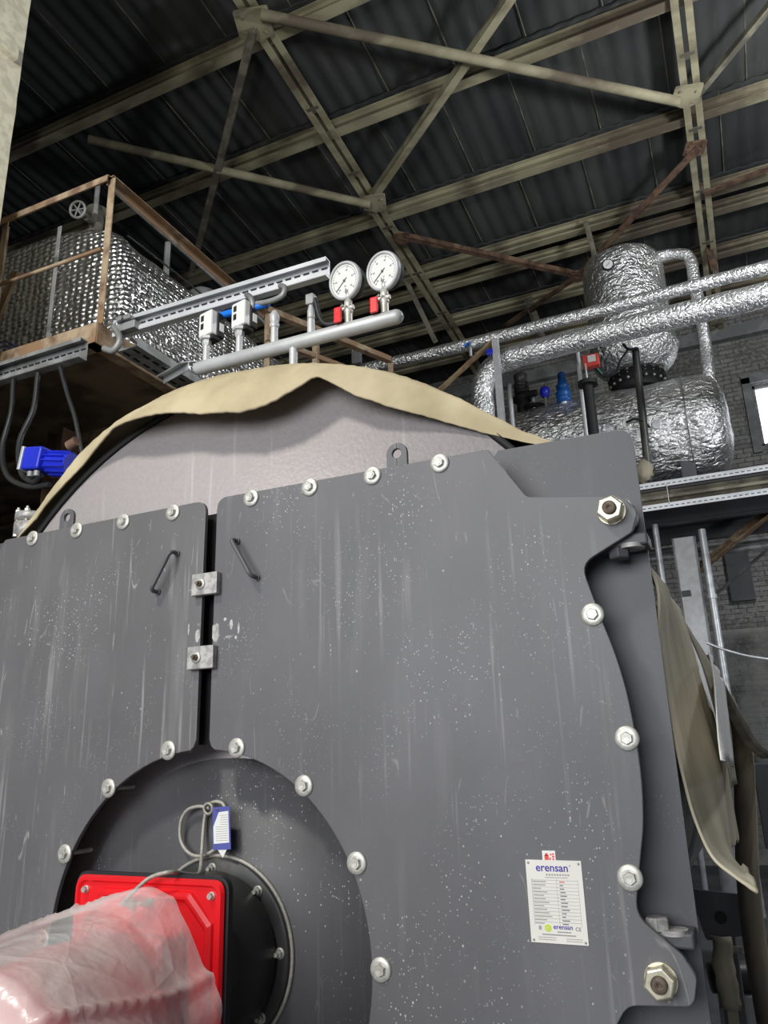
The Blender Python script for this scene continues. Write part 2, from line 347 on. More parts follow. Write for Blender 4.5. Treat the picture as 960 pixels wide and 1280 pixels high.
        return o
def tag(o, label, cat, group=None):
    o['label'] = label; o['category'] = cat
    if group: o['group'] = group
    return o
def thing(name, loc, label, cat, group=None):
    o = bpy.data.objects.new(name, None); o.empty_display_size = .05; COL.objects.link(o); o.location = loc; BASE[o] = Vector(loc); return tag(o, label, cat, group)
def struct(o): o['kind'] = 'structure'; return o
def copy_part(src, loc, parent):                           # copy a part (and its sub-parts) to a new world position
    c = src.copy(); COL.objects.link(c); c.parent = parent; BASE[c] = Vector(loc); c.location = Vector(loc)-BASE[parent]
    for ch in [q for q in bpy.data.objects if q.parent == src]:
        d = ch.copy(); COL.objects.link(d); d.parent = c
    return c
def copy_thing(src, loc, label, rotz=None):
    c = src.copy(); COL.objects.link(c); c.location = loc; BASE[c] = Vector(loc); c['label'] = label
    if rotz is not None: c.rotation_euler.z = rotz
    for ch in [q for q in bpy.data.objects if q.parent == src]:
        d = ch.copy(); COL.objects.link(d); d.parent = c
        for g in [q for q in bpy.data.objects if q.parent == ch]: e = g.copy(); COL.objects.link(e); e.parent = d
    return c
def smooth_path(pts, n=8):
    pts = [Vector(p) for p in pts]; out = []
    P = [pts[0]*2-pts[1]]+pts+[pts[-1]*2-pts[-2]]
    for i in range(1, len(P)-2):
        for k in range(n):
            t = k/n; a, b, c, d = P[i-1], P[i], P[i+1], P[i+2]
            out.append(.5*((2*b)+(c-a)*t+(2*a-5*b+4*c-d)*t*t+(3*b-a-3*c+d)*t**3))
    out.append(pts[-1]); return out
def rounded(poly, rads, seg=6, open_=False):               # fillet a polygon's corners
    out = []; n = len(poly)
    if open_:
        rads = list(rads); rads[0] = rads[-1] = 0
    for i, p in enumerate(poly):
        r = rads[i] if isinstance(rads, (list, tuple)) else rads
        if r <= 0: out.append(tuple(p)); continue
        p = Vector(p); a = (Vector(poly[i-1])-p); b = (Vector(poly[(i+1)%n])-p); la, lb = a.length, b.length; a.normalize(); b.normalize()
        th = a.angle(b); t = min(r/math.tan(th/2), la*.49, lb*.49)
        p0, p1 = p+a*t, p+b*t
        for k in range(seg+1):
            s_ = k/seg; q = p0*(1-s_)**2+p*2*s_*(1-s_)+p1*s_**2; out.append((q.x, q.y))
    return out
def lettering(mb, string, size, loc, mindex, bold=0, align='CENTER', depth=.0004, squash=1):
    """flat raised letters in the XZ plane facing -Y, appended to a builder"""
    cu = bpy.data.curves.new('letters', 'FONT'); cu.body = string; cu.size = size; cu.extrude = depth; cu.align_x = align; cu.offset = bold
    ob = bpy.data.objects.new('letters', cu); COL.objects.link(ob)
    bpy.context.view_layer.update(); me = bpy.data.meshes.new_from_object(ob.evaluated_get(bpy.context.evaluated_depsgraph_get()))
    l = Vector(loc); mb.add([l+Vector((v.co.x*squash, -v.co.z, v.co.y)) for v in me.vertices], [tuple(p.vertices) for p in me.polygons], mindex)
    bpy.data.objects.remove(ob); bpy.data.curves.remove(cu); bpy.data.meshes.remove(me)

# ================================================================== THE HALL
mb = MB(); mb.box((0, 3, -.05), (26, 26, .1)); struct(mb.build('floor', 'floor'))
WY = 14.8
mb = MB(); mb.box((-.5, WY+.15, 5.7), (25, .3, 11.4)); 
# back wall with a real opening for the window
def wall_with_hole(x0, x1, z0, z1, hx0, hx1, hz0, hz1, y0, y1):
    m_ = MB()
    for (a, b, c, d) in ((x0, hx0, z0, z1), (hx1, x1, z0, z1), (hx0, hx1, z0, hz0), (hx0, hx1, hz1, z1)):
        m_.box(((a+b)/2, (y0+y1)/2, (c+d)/2), (b-a, y1-y0, d-c))
    return m_
wl = atY(943, 478, WY); wb = atY(952, 566, WY)
hx0, hx1, hz0, hz1 = 2.63, 4.6, wb.z+.15, wl.z-.05
struct(wall_with_hole(-13, 12, 0, roofz(WY)-.02, hx0, hx1, hz0, hz1, WY, WY+.3).build('wall_back', 'brick'))
win = thing('window_1', (hx0, WY, hz0), 'bright frosted hall window in the brick wall at the right edge', 'window'); win['kind'] = 'structure'
mb = MB(); mb.box(((hx0+hx1)/2, WY+.2, (hz0+hz1)/2), (hx1-hx0, .02, hz1-hz0)); mb.build('window_pane', 'pane', win)
mb = MB()
for a, b in (((hx0+.02, hz0), (hx0+.02, hz1)), ((hx1-.02, hz0), (hx1-.02, hz1)), ((hx0, hz0+.03), (hx1, hz0+.03)), ((hx0, hz1-.03), (hx1, hz1-.03)), (((hx0+hx1)/2, hz0), ((hx0+hx1)/2, hz1))):
    mb.bar((a[0], WY+.12, a[1]), (b[0], WY+.12, b[1]), .07, .07, up=(0,1,0))
mb.build('window_frame', 'concrete', win)
mb = MB(); mb.box((hx0-.1, WY-.04, (hz0+hz1)/2), (.16, .1, hz1-hz0+.3)); mb.box(((hx0+hx1)/2, WY-.04, hz1+.12), (hx1-hx0+.36, .1, .2)); mb.build('window_surround', 'concrete', win)
mb = MB(); z_ = atY(920, 418, WY).z; mb.box((0, WY-.1, z_), (24, .2, .28)); struct(mb.build('trim_1', 'concrete'))
for k, (x_) in enumerate((.6,)):
    mb = MB(); mb.box((atY(905, 860, WY).x-.9, WY-.12, 4), (.7, .24, 8)); struct(mb.build('trim_2', 'brick'))
mb = MB(); mb.box((-13, 3, 6.3), (.3, 24, 12.6)); struct(mb.build('wall_left', 'darkwall'))
mb = MB(); mb.box((12, 3, 6.3), (.3, 24, 12.6)); struct(mb.build('wall_right', 'darkwall'))
# plaster pier close by on the left
cx = atY(22, 120, .85).x; WL = 5.0
mb = MB(); rows = []
for i in range(90):
    z = 13*i/89
    rows.append([Vector((cx-WL, .45, z)), Vector((cx-.012+.02*noise.noise(Vector((z*3, 1, 0)))+.008*noise.noise(Vector((z*14, 4, 0))), .45+.008*noise.noise(Vector((z*9, 0, 5))), z)), Vector((cx+.012*noise.noise(Vector((z*5, 2, 0))), .47, z)), Vector((cx+.01*noise.noise(Vector((z*6, 7, 0))), .85, z)), Vector((cx-WL, .85, z)), Vector((cx-WL, .45, z))])
mb.grid(rows, sm=False); mb.box((cx+.01, .68, 7.03), (.07, .2, .12)); struct(mb.build('wall_front', 'plaster'))

# ------------------------------------------------------------------ roof sheets
PY = [-4.0, -2.1, -.3, 1.5, 3.3, 5.06, 6.83, 8.85, 10.58, 12.3, 13.6, 15.1]
mb = MB(); X0, X1, LAM, SH = -13, 12, .27, 1.08
nx = int((X1-X0)/LAM*8)
for k in range(len(PY)-1):
    a, b = PY[k]-.16, PY[k+1]+.02
    def zz(x, drop):
        fr = ((x-X0+k*.37)/SH) % 1
        return .0115*sin(2*pi*x/LAM)-drop-.014*fr
    xs = [X0+(X1-X0)*i/nx for i in range(nx+1)]
    r0 = [Vector((x, a, roofz(a)+zz(x, .05+.03))) for x in xs]
    r1 = [Vector((x, a, roofz(a)+zz(x, .05))) for x in xs]
    r2 = [Vector((x, b, roofz(b)+zz(x, 0)+.012)) for x in xs]
    for q in range(-1, int((X1-X0)/SH)+1):
        xj = X0+(q+1-k*.37)*SH
        if xj > X0: mb.bar((xj, a, roofz(a)-.085), (xj, b, roofz(b)-.03), .014, .01, m=1)
    mb.grid([r1, r0], sm=False); mb.grid([[p+Vector((0, 0, 0)) for p in r0], r2], sm=True)
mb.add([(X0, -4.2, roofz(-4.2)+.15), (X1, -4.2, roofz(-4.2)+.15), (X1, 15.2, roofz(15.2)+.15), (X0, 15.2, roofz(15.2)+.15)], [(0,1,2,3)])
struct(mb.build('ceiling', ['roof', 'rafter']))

# ------------------------------------------------------------------ purlins (paired bars) - one thing per row
plab = {0: 'weathered purlin over the camera end of the roof', 5: 'uppermost purlin in view, cream paint, crossing at the very top of the photo',
        6: 'second purlin from the top, cream paint, running up to the right above the cross brace', 7: 'third purlin from the top, passing just over the middle truss node',
        8: 'fourth purlin from the top, stained grey, below the node at the right truss', 9: 'purlin passing behind the head of the foil dome vessel', 10: 'lowest purlin, nearest the brick wall'}
extra = [(11.12, 'thin purlin lying close under the fourth one')]
def purlin(y, label, hh=.085, gap=.085, depth=.24):
    z0 = roofz(y)-.1
    t = thing('roof_purlin', (0, y, z0-depth), label, 'roof beam', 'purlins under the roof sheets')
    mb = MB()
    mb.box((-.5, y, z0-hh/2), (24.4, .12, hh)); mb.box((-.5, y-.055, z0-.012), (24.4, .13, .016)); mb.build('upper_bar', 'purlin', t)
    mb = MB(); z1 = z0-hh-gap; mb.box((-.5, y-.03, z1-.04), (24.4, .1, .08)); mb.box((-.5, y-.1, z1-.075), (24.4, .1, .014)); mb.build('lower_bar', 'purlin', t)
    mb = MB(); mb.box((-.5, y+.058, z0-hh-gap/2), (24.4, .01, gap+.04)); mb.build('shade_web', 'strap', t)  # dark strip paints the shade in the gap between the two bars
for k in range(5, 11): purlin(PY[k], plab[k])
for y, l in extra: purlin(y, l, .07, .07)

# ------------------------------------------------------------------ trusses' top chords
RD = .42
def rafter(px, py, label, ys=(-4, 14.7), drop=RD):
    p = atR(px, py, drop); x = p.x
    t = thing('roof_rafter', (x, 5, roofz(5)-drop-.15), label, 'roof beam', 'rafters of the roof')
    for s_ in (-1, 1):
        mb = MB(); a = Vector((x+s_*.085, ys[0], roofz(ys[0])-drop)); b = Vector((x+s_*.085, ys[1], roofz(ys[1])-drop))
        mb.bar(a, b, .1, .02); mb.bar(a+Vector((-s_*.04, 0, .07)), b+Vector((-s_*.04, 0, .07)), .015, .14); mb.build('angle_bar', 'purlin', t)
    for i in range(14):
        y = ys[0]+.6+i*1.37; mb = MB(); mb.box((x, y, roofz(y)-drop), (.2, .12, .02)); mb.build('batten_plate', 'rafter', t)
    return x
xA = rafter(460, 245, 'twin-angle rafter descending from the upper node to the middle of the photo')
xB = rafter(870, 170, 'twin-angle rafter descending at the right behind the foil dome vessel')
xZ = xA-(xB-xA)
rafter(*(lambda d: (0, 0))(0), 'rafter lost in the dark left corner of the roof', drop=RD) if False else None
# ------------------------------------------------------------------ bracing in the rafter plane
bl = []
def brace(p, q, label, w=.11, m='purlin', drop=.5, kind='angle', name='cross_brace', ext=(0, 0), group='cross braces under the roof'):
    a, b = atR(*p, drop), atR(*q, drop); d = b-a; a = a-d*ext[0]; b = b+d*ext[1]
    mb = MB()
    if kind == 'pipe': mb.cyl(a, b, w/2, 14)
    else: mb.angle(a, b, w, .014)
    o = mb.build(name, m); tag(o, label, 'brace', group); return a, b
brace((326, 18), (848, 127), 'long light tubular brace running from the upper left node to the right rafter', .15, kind='pipe', drop=.56)
brace((466, 250), (642, -5), 'angle brace rising from the middle node to the top edge of the photo', .13, drop=.5, ext=(0, .3))
brace((462, 256), (118, 176), 'long tubular brace running left from the middle node into the dark', .14, kind='pipe', drop=.6, ext=(0, .02))
brace((316, 40), (247, 312), 'angle brace dropping from the upper left node towards the foil tank', .12, drop=.66, ext=(0, .15), m='rafter')
brace((866, 128), (960, 14), 'thin brace rising to the upper right corner', .09, drop=.5, ext=(0, .3), m='rafter')
brace((497, 296), (722, 346), 'rusty red angle brace between the middle rafter and the rusty gusset', .1, m='rustdark', drop=.62)
brace((874, 184), (728, 338), 'brown rusty brace rising from the rusty gusset to the right rafter', .14, m='rustdark', drop=.62)
brace((722, 346), (640, 402), 'brown rusty brace dropping left from the rusty gusset', .12, m='rustdark', drop=.62, ext=(0, .1))
brace((960, 212), (880, 243), 'short rusty brace at the right edge below the purlins', .11, m='rustdark', drop=.62, ext=(.2, 0))
def gusset(px, py, label, s=.42, drop=.52, m='purlin', rot=.4):
    c = atR(px, py, drop); R = Matrix.Rotation(rot, 3, 'Z'); mb = MB()
    pts = rounded([(-s/2, -s*.38), (s*.45, -s/2), (s/2, s*.3), (s*.1, s/2), (-s*.45, s*.35)], .03, 2)
    vs = [c+R@Vector((x, y, z-RS*y)) for z in (-.01, .01) for x, y in pts]; n = len(pts)
    mb.add(vs, [tuple(range(n)), tuple(range(n, 2*n))]+[(k, (k+1)%n, n+(k+1)%n, n+k) for k in range(n)])
    for i in range(4):
        q = c+R@Vector(((-.12, .12)[i%2]*s/.42, (-.1, .1)[i//2]*s/.42, -.01)); mb.hexa(q, (0,0,-1), .022, .02)
    tag(mb.build('gusset_plate', m), label, 'plate', 'gusset plates of the roof bracing')
gusset(317, 30, 'pale steel gusset plate at the upper left node of the bracing', .5)
gusset(468, 254, 'pale gusset plate at the middle node above the gauges', .42)
gusset(858, 120, 'gusset plate where braces meet the right rafter', .42)
gusset(722, 345, 'rusty gusset plate joining the brown braces', .36, .6, 'rustdark')
gusset(868, 186, 'rusty gusset plate below the right rafter node', .34, .6, 'rustdark')
gusset(502, 298, 'small brown gusset plate on the middle rafter', .3, .6, 'rustdark')
# hangers and stray members under the far roof
def member(p, q, Y, label, w=.1, m='rafter', name='steel_strut', cat='strut', group=None, Y2=None, roof=False):
    if roof: Y = atR(*p, .2).y
    mb = MB(); mb.angle(atY(*p, Y), atY(*q, Y2 or Y), w, .014, up=(0,-1,.2)); return tag(mb.build(name, m), label, cat, group)
member((732, 276), (746, 330), 9.4, 'short hanger above the foil dome vessel', .09, roof=True)
member((884, 300), (893, 338), 12.2, 'rusty stub hanging from the right rafter', .12, 'rustdark', roof=True)
member((505, 345), (545, 428), 9.0, 'dark thin strut right of the gauges running down to the foil pipe', .09, roof=True)
member((660, 372), (680, 430), 13.2, 'dark strut in front of the far roof left of the dome vessel', .16, roof=True)

# ================================================================== LEFT PLATFORM
PX, PFY, PZ = -1.78, 1.1, 4.82
plat = thing('steel_platform', (PX-2.6, 3.5, PZ-.2), 'rusty steel platform on the left carrying the foil-wrapped tank', 'platform')
mb = MB(); mb.box((PX-2.6, 4.0, PZ-.02), (5.2, 5.8, .012)); mb.build('deck_plate', 'under', plat)
mb = MB(); mb.box((PX-2.6, PFY, PZ-.05), (5.2, .012, .14)); mb.box((PX-2.6, PFY+.05, PZ+.02), (5.2, .1, .012)); mb.box((PX-2.6, PFY+.05, PZ-.12), (5.2, .1, .012)); mb.build('front_beam', 'rust', plat)
mb = MB(); mb.box((PX, 4.0, PZ-.05), (.012, 5.8, .14)); mb.box((PX-.04, 4.0, PZ-.12), (.09, 5.8, .012)); mb.build('side_beam', 'rust', plat)
for y in (2.3, 3.6, 4.9, 6.2):
    mb = MB(); mb.box((PX-2.6, y, PZ-.09), (5.1, .012, .14)); mb.box((PX-2.6, y, PZ-.16), (5.1, .09, .012)); mb.build('joist', 'rust', plat)
for x_ in (PX-1.2, PX-2.6, PX-4.6):
    for y in (2.0, 6.6):
        mb = MB(); mb.box((x_, y, (PZ-.16)/2), (.16, .012, PZ-.16)); mb.box((x_-.08, y, (PZ-.16)/2), (.012, .16, PZ-.16)); mb.box((x_+.08, y, (PZ-.16)/2), (.012, .16, PZ-.16)); mb.build('column', 'rustdark', plat)
# railing
RZ = 5.957
rail = thing('platform_railing', (PX-.4, 1.3, PZ), 'rusty angle-iron railing round the left platform', 'railing')
ye = atX(333, 385, PX).y
mb = MB(); mb.angle((PX, PFY, RZ), (-5.4, PFY, RZ), .055, .006, up=(0,0,-1)); mb.build('top_rail', 'rust', rail)
mb = MB(); mb.angle((PX, PFY, RZ), (PX, ye, RZ), .06, .006, up=(0,0,-1)); mb.build('top_rail', 'rust', rail)
e2 = atZ(487, 453, RZ); a2 = Vector((PX, ye, RZ))
mb = MB(); mb.angle(a2, e2, .06, .006); mb.build('top_rail', 'rust', rail)
mb = MB(); mb.angle(a2-Vector((0, 0, .28)), e2-Vector((0, 0, .28))+(a2-e2)*.1, .05, .006); mb.build('lower_rail', 'rust', rail)
mb = MB(); pm = atY(0, 356, PFY), atY(127, 311, PFY); mb.cyl(pm[0]+(pm[0]-pm[1]), pm[1], .013, 10); mb.build('lower_rail', 'rust', rail)
for p in ((PX, PFY), (-2.79, PFY), (-4.4, PFY), (PX, ye), (e2.x, e2.y)):
    mb = MB(); z0 = PZ+.02 if p[1] < 4.3 and p[0] <= PX+.01 else RZ-1.1
    mb.box((p[0], p[1]+.02, (z0+RZ)/2), (.055, .006, RZ-z0)); mb.box((p[0]-.025, p[1]+.045, (z0+RZ)/2), (.006, .055, RZ-z0)); mb.build('post', 'rust', rail)
pp = (a2+e2)/2
mb = MB(); q = atZ(388, 405, RZ); mb.box((a2.x+(e2.x-a2.x)*.37, a2.y+(e2.y-a2.y)*.37, RZ-.5), (.05, .05, 1.0)); mb.build('post', 'rust', rail)
# second rail made of pipe behind the tank
r2 = thing('pipe_handrail', (-2.6, 3, 5.8), 'thin grey pipe handrail behind the angle-iron railing', 'railing')
a = atX(142, 238, -2.6); b = atX(288, 366, -2.6); mb = MB(); mb.cyl(a, b+(b-a)*.4, .018, 10); mb.build('rail_pipe', 'galvgrey', r2)
mb = MB(); p = atX(210, 304, -2.6); mb.cyl(p, p-Vector((0, 0, .5)), .028, 10); mb.build('post', 'galvgrey', r2)
mb = MB(); p = atX(122, 236, -2.6); mb.cyl(p+Vector((0, 0, .04)), p-Vector((0, 0, .25)), .02, 10); mb.build('post', 'galvgrey', r2)
# foil tank on the platform: rounded-square section along Y
tx0, tx1, tz0, tz1, ty0, ty1 = -4.35, -2.1, PZ+.02, 6.28, 1.62, 5.6
cxx, czz, hw, hh = (tx0+tx1)/2, (tz0+tz1)/2, (tx1-tx0)/2, (tz1-tz0)/2
def sec(y, k, n=72):
    out = []
    for i in range(n):
        t = 2*pi*i/n; c, s_ = cos(t), sin(t); e = 3.4 if s_ < 0 else 2.7
        x = abs(c)**(2/e)*(1 if c > 0 else -1); z = abs(s_)**(2/e)*(1 if s_ > 0 else -1)
        p = Vector((cxx+hw*x*k, y, czz+hh*z*k)); d = .02*noise.noise(p*3.1)+.012*noise.noise(p*9)
        out.append(Vector((p.x+x*d*k, p.y+.015*noise.noise(p*5), max(PZ+.005, p.z+z*d*k))))
    return out+[out[0]]
rows = [sec(ty0, 0), sec(ty0, .4), sec(ty0, .75), sec(ty0+.01, .9), sec(ty0+.04, .965)]+[sec(ty0+.1+(ty1-ty0-.2)*i/34, 1) for i in range(35)]+[sec(ty1-.04, .96), sec(ty1, .9), sec(ty1, 0)]
tank = thing('insulated_tank', (cxx, 3.4, PZ), 'large rounded tank wrapped in bubble foil on the left platform', 'tank')
mb = MB(); mb.grid(rows); mb.build('foil_jacket', 'foilbubble', tank, weld=True)
mb = MB(); mb.box((atY(68, 352, ty0-.015).x, ty0-.02, (5.05+6.2)/2+.05), (.035, .006, 1.15)); mb.build('binding_strap', 'galv', tank)
mb = MB(); pts = []
for i in range(20): y = ty0+.05+i*.19; pts.append(Vector((tx1-.05, y, 6.0+.02*noise.noise(Vector((y, 0, 0))))))
mb.tube(pts, .008, 6); mb.build('wire_tie', 'blackrubber', tank)
# gate valve on the tank
vb = atZ(118, 300, 6.27)
gv = thing('gate_valve', vb, 'dirty olive gate valve with a small handwheel on top of the foil tank', 'valve')
mb = MB(); mb.lathe([(.05, -.1), (.05, .03), (.085, .03), (.085, .06), (.05, .065), (.06, .14), (.06, .2), (.045, .25), (.085, .26), (.085, .29), (.04, .3)], vb, (0, 0, 1), 20)
wc = atY(97, 262, vb.y-.25); mid = vb+Vector((0, 0, .17)); mb.cyl(mid, mid+(wc-mid)*.55, .04, 14); mb.build('body', 'strap', gv)
mb = MB(); mb.cyl(mid+(wc-mid)*.5, wc, .014, 10); mb.build('stem', 'galvgrey', gv)
mb = MB(); ax = (wc-mid).normalized(); mb.torus(wc, ax, .065, .011, 24, 8); a = ax.cross(Vector((0, 0, 1))).normalized(); b = ax.cross(a)
for k in range(3): d = (a*cos(k*pi/3)+b*sin(k*pi/3))*.065; mb.cyl(wc-d, wc+d, .007, 6)
mb.build('handwheel', 'galvgrey', gv)
pe = smooth_path([atX(238, 376, -2.4), atX(250, 368, -2.4), atX(264, 372, -2.4), atX(274, 388, -2.4)])
mb = MB(); mb.tube(pe, .07, 14); tag(mb.build('elbow_pipe', 'galvgrey'), 'short grey pipe elbow past the far end of the left foil tank', 'pipe')
mb = MB(); a = atY(-4, 398, 1.25); b = atY(20, 340, 1.25); mb.bar(a+(a-b)*.4, b, .07, .025, up=(0, 1, 0)); tag(mb.build('leaning_board', 'wood'), 'narrow board leaning inside the railing at the left edge', 'board')
for k, (y0, lab) in enumerate(((432, 'upper coil of thin blue cable on the platform edge'), (438, 'lower coil of thin blue cable on the platform edge'))):
    pts = smooth_path([atY(-10, y0, 1.32), atY(4, y0-5, 1.3), atY(14, y0-2, 1.32), atY(22, y0+4, 1.34)]); mb = MB(); mb.tube(pts, .006, 8); tag(mb.build('thin_cable', 'tagblue'), lab, 'cable')
# cable trunking under the platform's front edge
def slotted_channel(name, a, b, label, h=.1, w=.05, tilt=0, mm=('galv', 'black')):
    a = Vector(a); b = Vector(b); L = (b-a).length; d = (b-a)/L; up = Vector((0, 0, 1)); f = Vector((0, -1, 0)).normalized()
    t = thing(name, (a+b)/2, label, 'cable channel')
    mb = MB()
    mb.bar(a, b, .006, h); c = f*w
    mb.bar(a+up*(h/2)+c/2, b+up*(h/2)+c/2, w, .005); mb.bar(a-up*(h/2)+c/2, b-up*(h/2)+c/2, w, .005)
    mb.bar(a+up*(h/2-.012)+c, b+up*(h/2-.012)+c, .004, .024); mb.bar(a-up*(h/2-.012)+c, b-up*(h/2-.012)+c, .004, .024)
    n = int(L/.055)
    for i in range(n):
        p = a+d*(L*(i+.5)/n)+f*.005+up*(h*.12); mb.box(p, (.036, .008, .008), m=1)
    mb.build('channel', list(mm), t); return t
slotted_channel('strut_rail', (-1.56, 1.06, 4.69), (-.085, 1.06, 4.67), 'galvanised slotted strut rail above the silver manifold', .11, .045)
slotted_channel('cable_trunking', (-4.2, 1.03, 4.60), (-1.77, 1.03, 4.60), 'grey slotted cable trunking under the front edge of the left platform', .13, .06, mm=('galvgrey', 'black'))
mb = MB(); mb.box((-2.63, .965, 4.545), (.09, .003, .035)); tag(mb.build('paper_label', 'paper'), 'small white label on the cable trunking at the left edge', 'label')
tr = thing('perforated_tray', (-1.55, 2.0, 4.6), 'perforated cable tray running back beside the left platform', 'cable tray')
mb = MB(); mb.box((-1.62, 2.3, 4.66), (.16, 2.2, .006)); mb.box((-1.535, 2.3, 4.69), (.005, 2.2, .06)); mb.box((-1.7, 2.3, 4.69), (.005, 2.2, .06))
for i in range(24):
    for x_ in (-1.66, -1.58): mb.box((x_, 1.25+i*.09, 4.656), (.02, .055, .004), m=1)
mb.build('tray', ['galvgrey', 'black'], tr)
mb = MB(); a = atZ(205, 470, 4.655); b = atZ(236, 452, 4.655); mb.bar(a, b, .14, .006, up=(0, -.5, 1)); mb.bar(a+Vector((0, 0, -.03)), b+Vector((0, 0, -.03)), .006, .06); tag(mb.build('tray_bracket', 'galv'), 'bright galvanised bracket at the end of the perforated tray', 'bracket')
br_ = atY(152, 412, 1.0)
mb = MB(); mb.bar(br_+Vector((-.04, 0, 0)), br_+Vector((.12, 0, .0)), .05, .05); mb.box(br_+Vector((.04, -.02, .05)), (.1, .04, .03)); mb.hexa(br_+Vector((.03, -.04, .04)), (0, -1, 0), .02, .02); tag(mb.build('corner_bracket', 'galvgrey', bevel=.004), 'dull bolted bracket joining rail and platform corner', 'bracket')
def hose(name, pts, r, label, m='blackrubber', cat='conduit', corr=True, group=None, n=14):
    path = smooth_path(pts, n); mb = MB()
    if corr:
        L = sum((path[i+1]-path[i]).length for i in range(len(path)-1)); K = max(20, min(600, int(L/(r*.55)))); pp = []
        acc = [0]
        for i in range(len(path)-1): acc.append(acc[-1]+(path[i+1]-path[i]).length)
        j = 0
        for k in range(K+1):
            s_ = L*k/K
            while j < len(path)-2 and acc[j+1] < s_: j += 1
            t_ = (s_-acc[j])/max(1e-6, acc[j+1]-acc[j]); pp.append(path[j].lerp(path[j+1], min(1, t_)))
        mb.tube(pp, [r*(1 if k % 2 else .84) for k in range(len(pp))], 12)
    else: mb.tube(path, r, 12)
    return tag(mb.build(name, m), label, cat, group)
hose('trunking_conduit', [atY(143, 408, .99), atY(150, 424, .97), atY(142, 438, .97), atY(131, 436, .99)], .022, 'short grey conduit bend at the platform corner', 'galvgrey')
hose('flexible_conduit', [atY(17, 474, 1.0), atY(14, 515, .98), atY(3, 560, .95), atY(9, 594, .9), atY(34, 608, .86), atY(62, 606, .84)], .018, 'leftmost black corrugated conduit looping down from the trunking', group='conduits hanging from the trunking')
hose('flexible_conduit', [atY(48, 466, 1.0), atY(42, 512, .98), atY(25, 552, .93), atY(27, 590, .88), atY(42, 602, .84), atY(52, 594, .82)], .02, 'middle black corrugated conduit looping down to the blue motor', group='conduits hanging from the trunking')
hose('flexible_conduit', [atY(75, 458, 1.0), atY(84, 492, 1.0), atY(93, 520, 1.0), atY(101, 560, 1.0), atY(110, 610, 1.0)], .014, 'thin rightmost corrugated conduit dropping behind the boiler cloth', group='conduits hanging from the trunking')
# blue actuator motor
mc = atY(52, 578, .85)
mo = thing('blue_pump_motor', mc-Vector((0, 0, .1)), 'small bright blue motor with cooling fins left of the boiler', 'motor')
Rz = Matrix.Rotation(.15, 3, 'Y')
mb = MB(); mb.box(mc+Vector((-.01, 0, .01)), (.14, .14, .135), Rz); mb.build('terminal_box', 'blue', mo, bevel=.012)
mb = MB(); mb.box(mc+Vector((-.087, 0, .02)), (.022, .15, .14), Rz); mb.build('cover', 'galv', mo, bevel=.004)
mb = MB(); mb.cyl(mc+Vector((.05, .02, -.01)), mc+Vector((.22, .02, -.045)), .062, 20)
for k in range(14):
    t = 2*pi*k/14; d = Vector((0, cos(t), sin(t)))*.068; mb.bar(mc+Vector((.06, .02, -.012))+d, mc+Vector((.21, .02, -.043))+d, .007, .018, up=d)
mb.build('finned_body', 'blue', mo)
mb = MB(); mb.cyl(mc+Vector((-.02, -.05, -.07)), mc+Vector((-.02, -.05, -.1)), .018, 12); mb.cyl(mc+Vector((.03, -.05, -.075)), mc+Vector((.03, -.05, -.105)), .018, 12); mb.build('cable_gland', 'galvgrey', mo)
mb = MB(); p = mc+Vector((.2, .0, .06)); mb.cyl(p, p+Vector((.06, 0, .02)), .03, 12); mb.build('red_cap', 'rustdark', mo)
# flanged pipe behind the boiler's upper left
fc = atY(38, 655, .55)
fl = thing('flanged_pipe_stub', fc-Vector((0, 0, .2)), 'pale flanged pipe stub beside the upper left of the boiler', 'pipe flange')
mb = MB(); mb.lathe([(.055, -.5), (.055, -.07), (.075, -.06), (.075, -.0), (.045, .0), (.045, .012), (.075, .012), (.075, .05), (.04, .06), (.0, .065)], fc, (0, 0, 1), 28); mb.build('flange', 'cast', fl)
b0 = None
for k in range(6):
    t = 2*pi*k/6; p = fc+Vector((.062*cos(t), .062*sin(t), -.075))
    if b0 is None: mb = MB(); mb.cyl(p, p+Vector((0, 0, .15)), .007, 8); mb.hexa(p, (0, 0, 1), .014, .014); mb.hexa(p+Vector((0, 0, .125)), (0, 0, 1), .014, .014); b0 = mb.build('bolt', 'zinc', fl)
    else: copy_part(b0, Vector((p.x, p.y, BASE[b0].z)), fl)

# ================================================================== MANIFOLD WITH GAUGES
MY = .95
m0, m1 = Vector((-.845, MY, 4.215)), Vector((.345, MY, 4.205))
mf = thing('pipe_manifold', (-.25, MY, 4.15), 'silver painted pipe manifold over the top of the boiler', 'pipe manifold')
mb = MB(); R_ = .037; d = (m1-m0).normalized(); prof = [(0, -R_*.8), (R_*.5, -R_*.72), (R_*.85, -R_*.4), (R_, 0)]; L = (m1-m0).length
mb.lathe(prof+[(R_, L), (R_*.85, L+R_*.4), (R_*.5, L+R_*.72), (0, L+R_*.8)], m0, d, 24); mb.build('header_pipe', 'silverpaint', mf)
def mx(px): return atY(px, 430, MY).x
for px in (367,): 
    x = mx(px)+ (0.0); mb = MB(); mb.cyl((x, MY, 4.2), (x, MY, 3.5), .022, 16); mb.build('support_pipe', 'silverpaint', mf)
zt = 4.25
x = atY(343, 418, MY).x
mb = MB(); mb.cyl((x, MY, zt-.02), (x, MY, zt+.1), .02, 16); mb.lathe([(.024, 0), (.027, .02), (.02, .03), (.027, .045), (.027, .075), (.018, .09), (.012, .1)], (x, MY, zt+.085), (0, 0, 1), 16); mb.build('stub_nipple', 'silverpaint', mf)
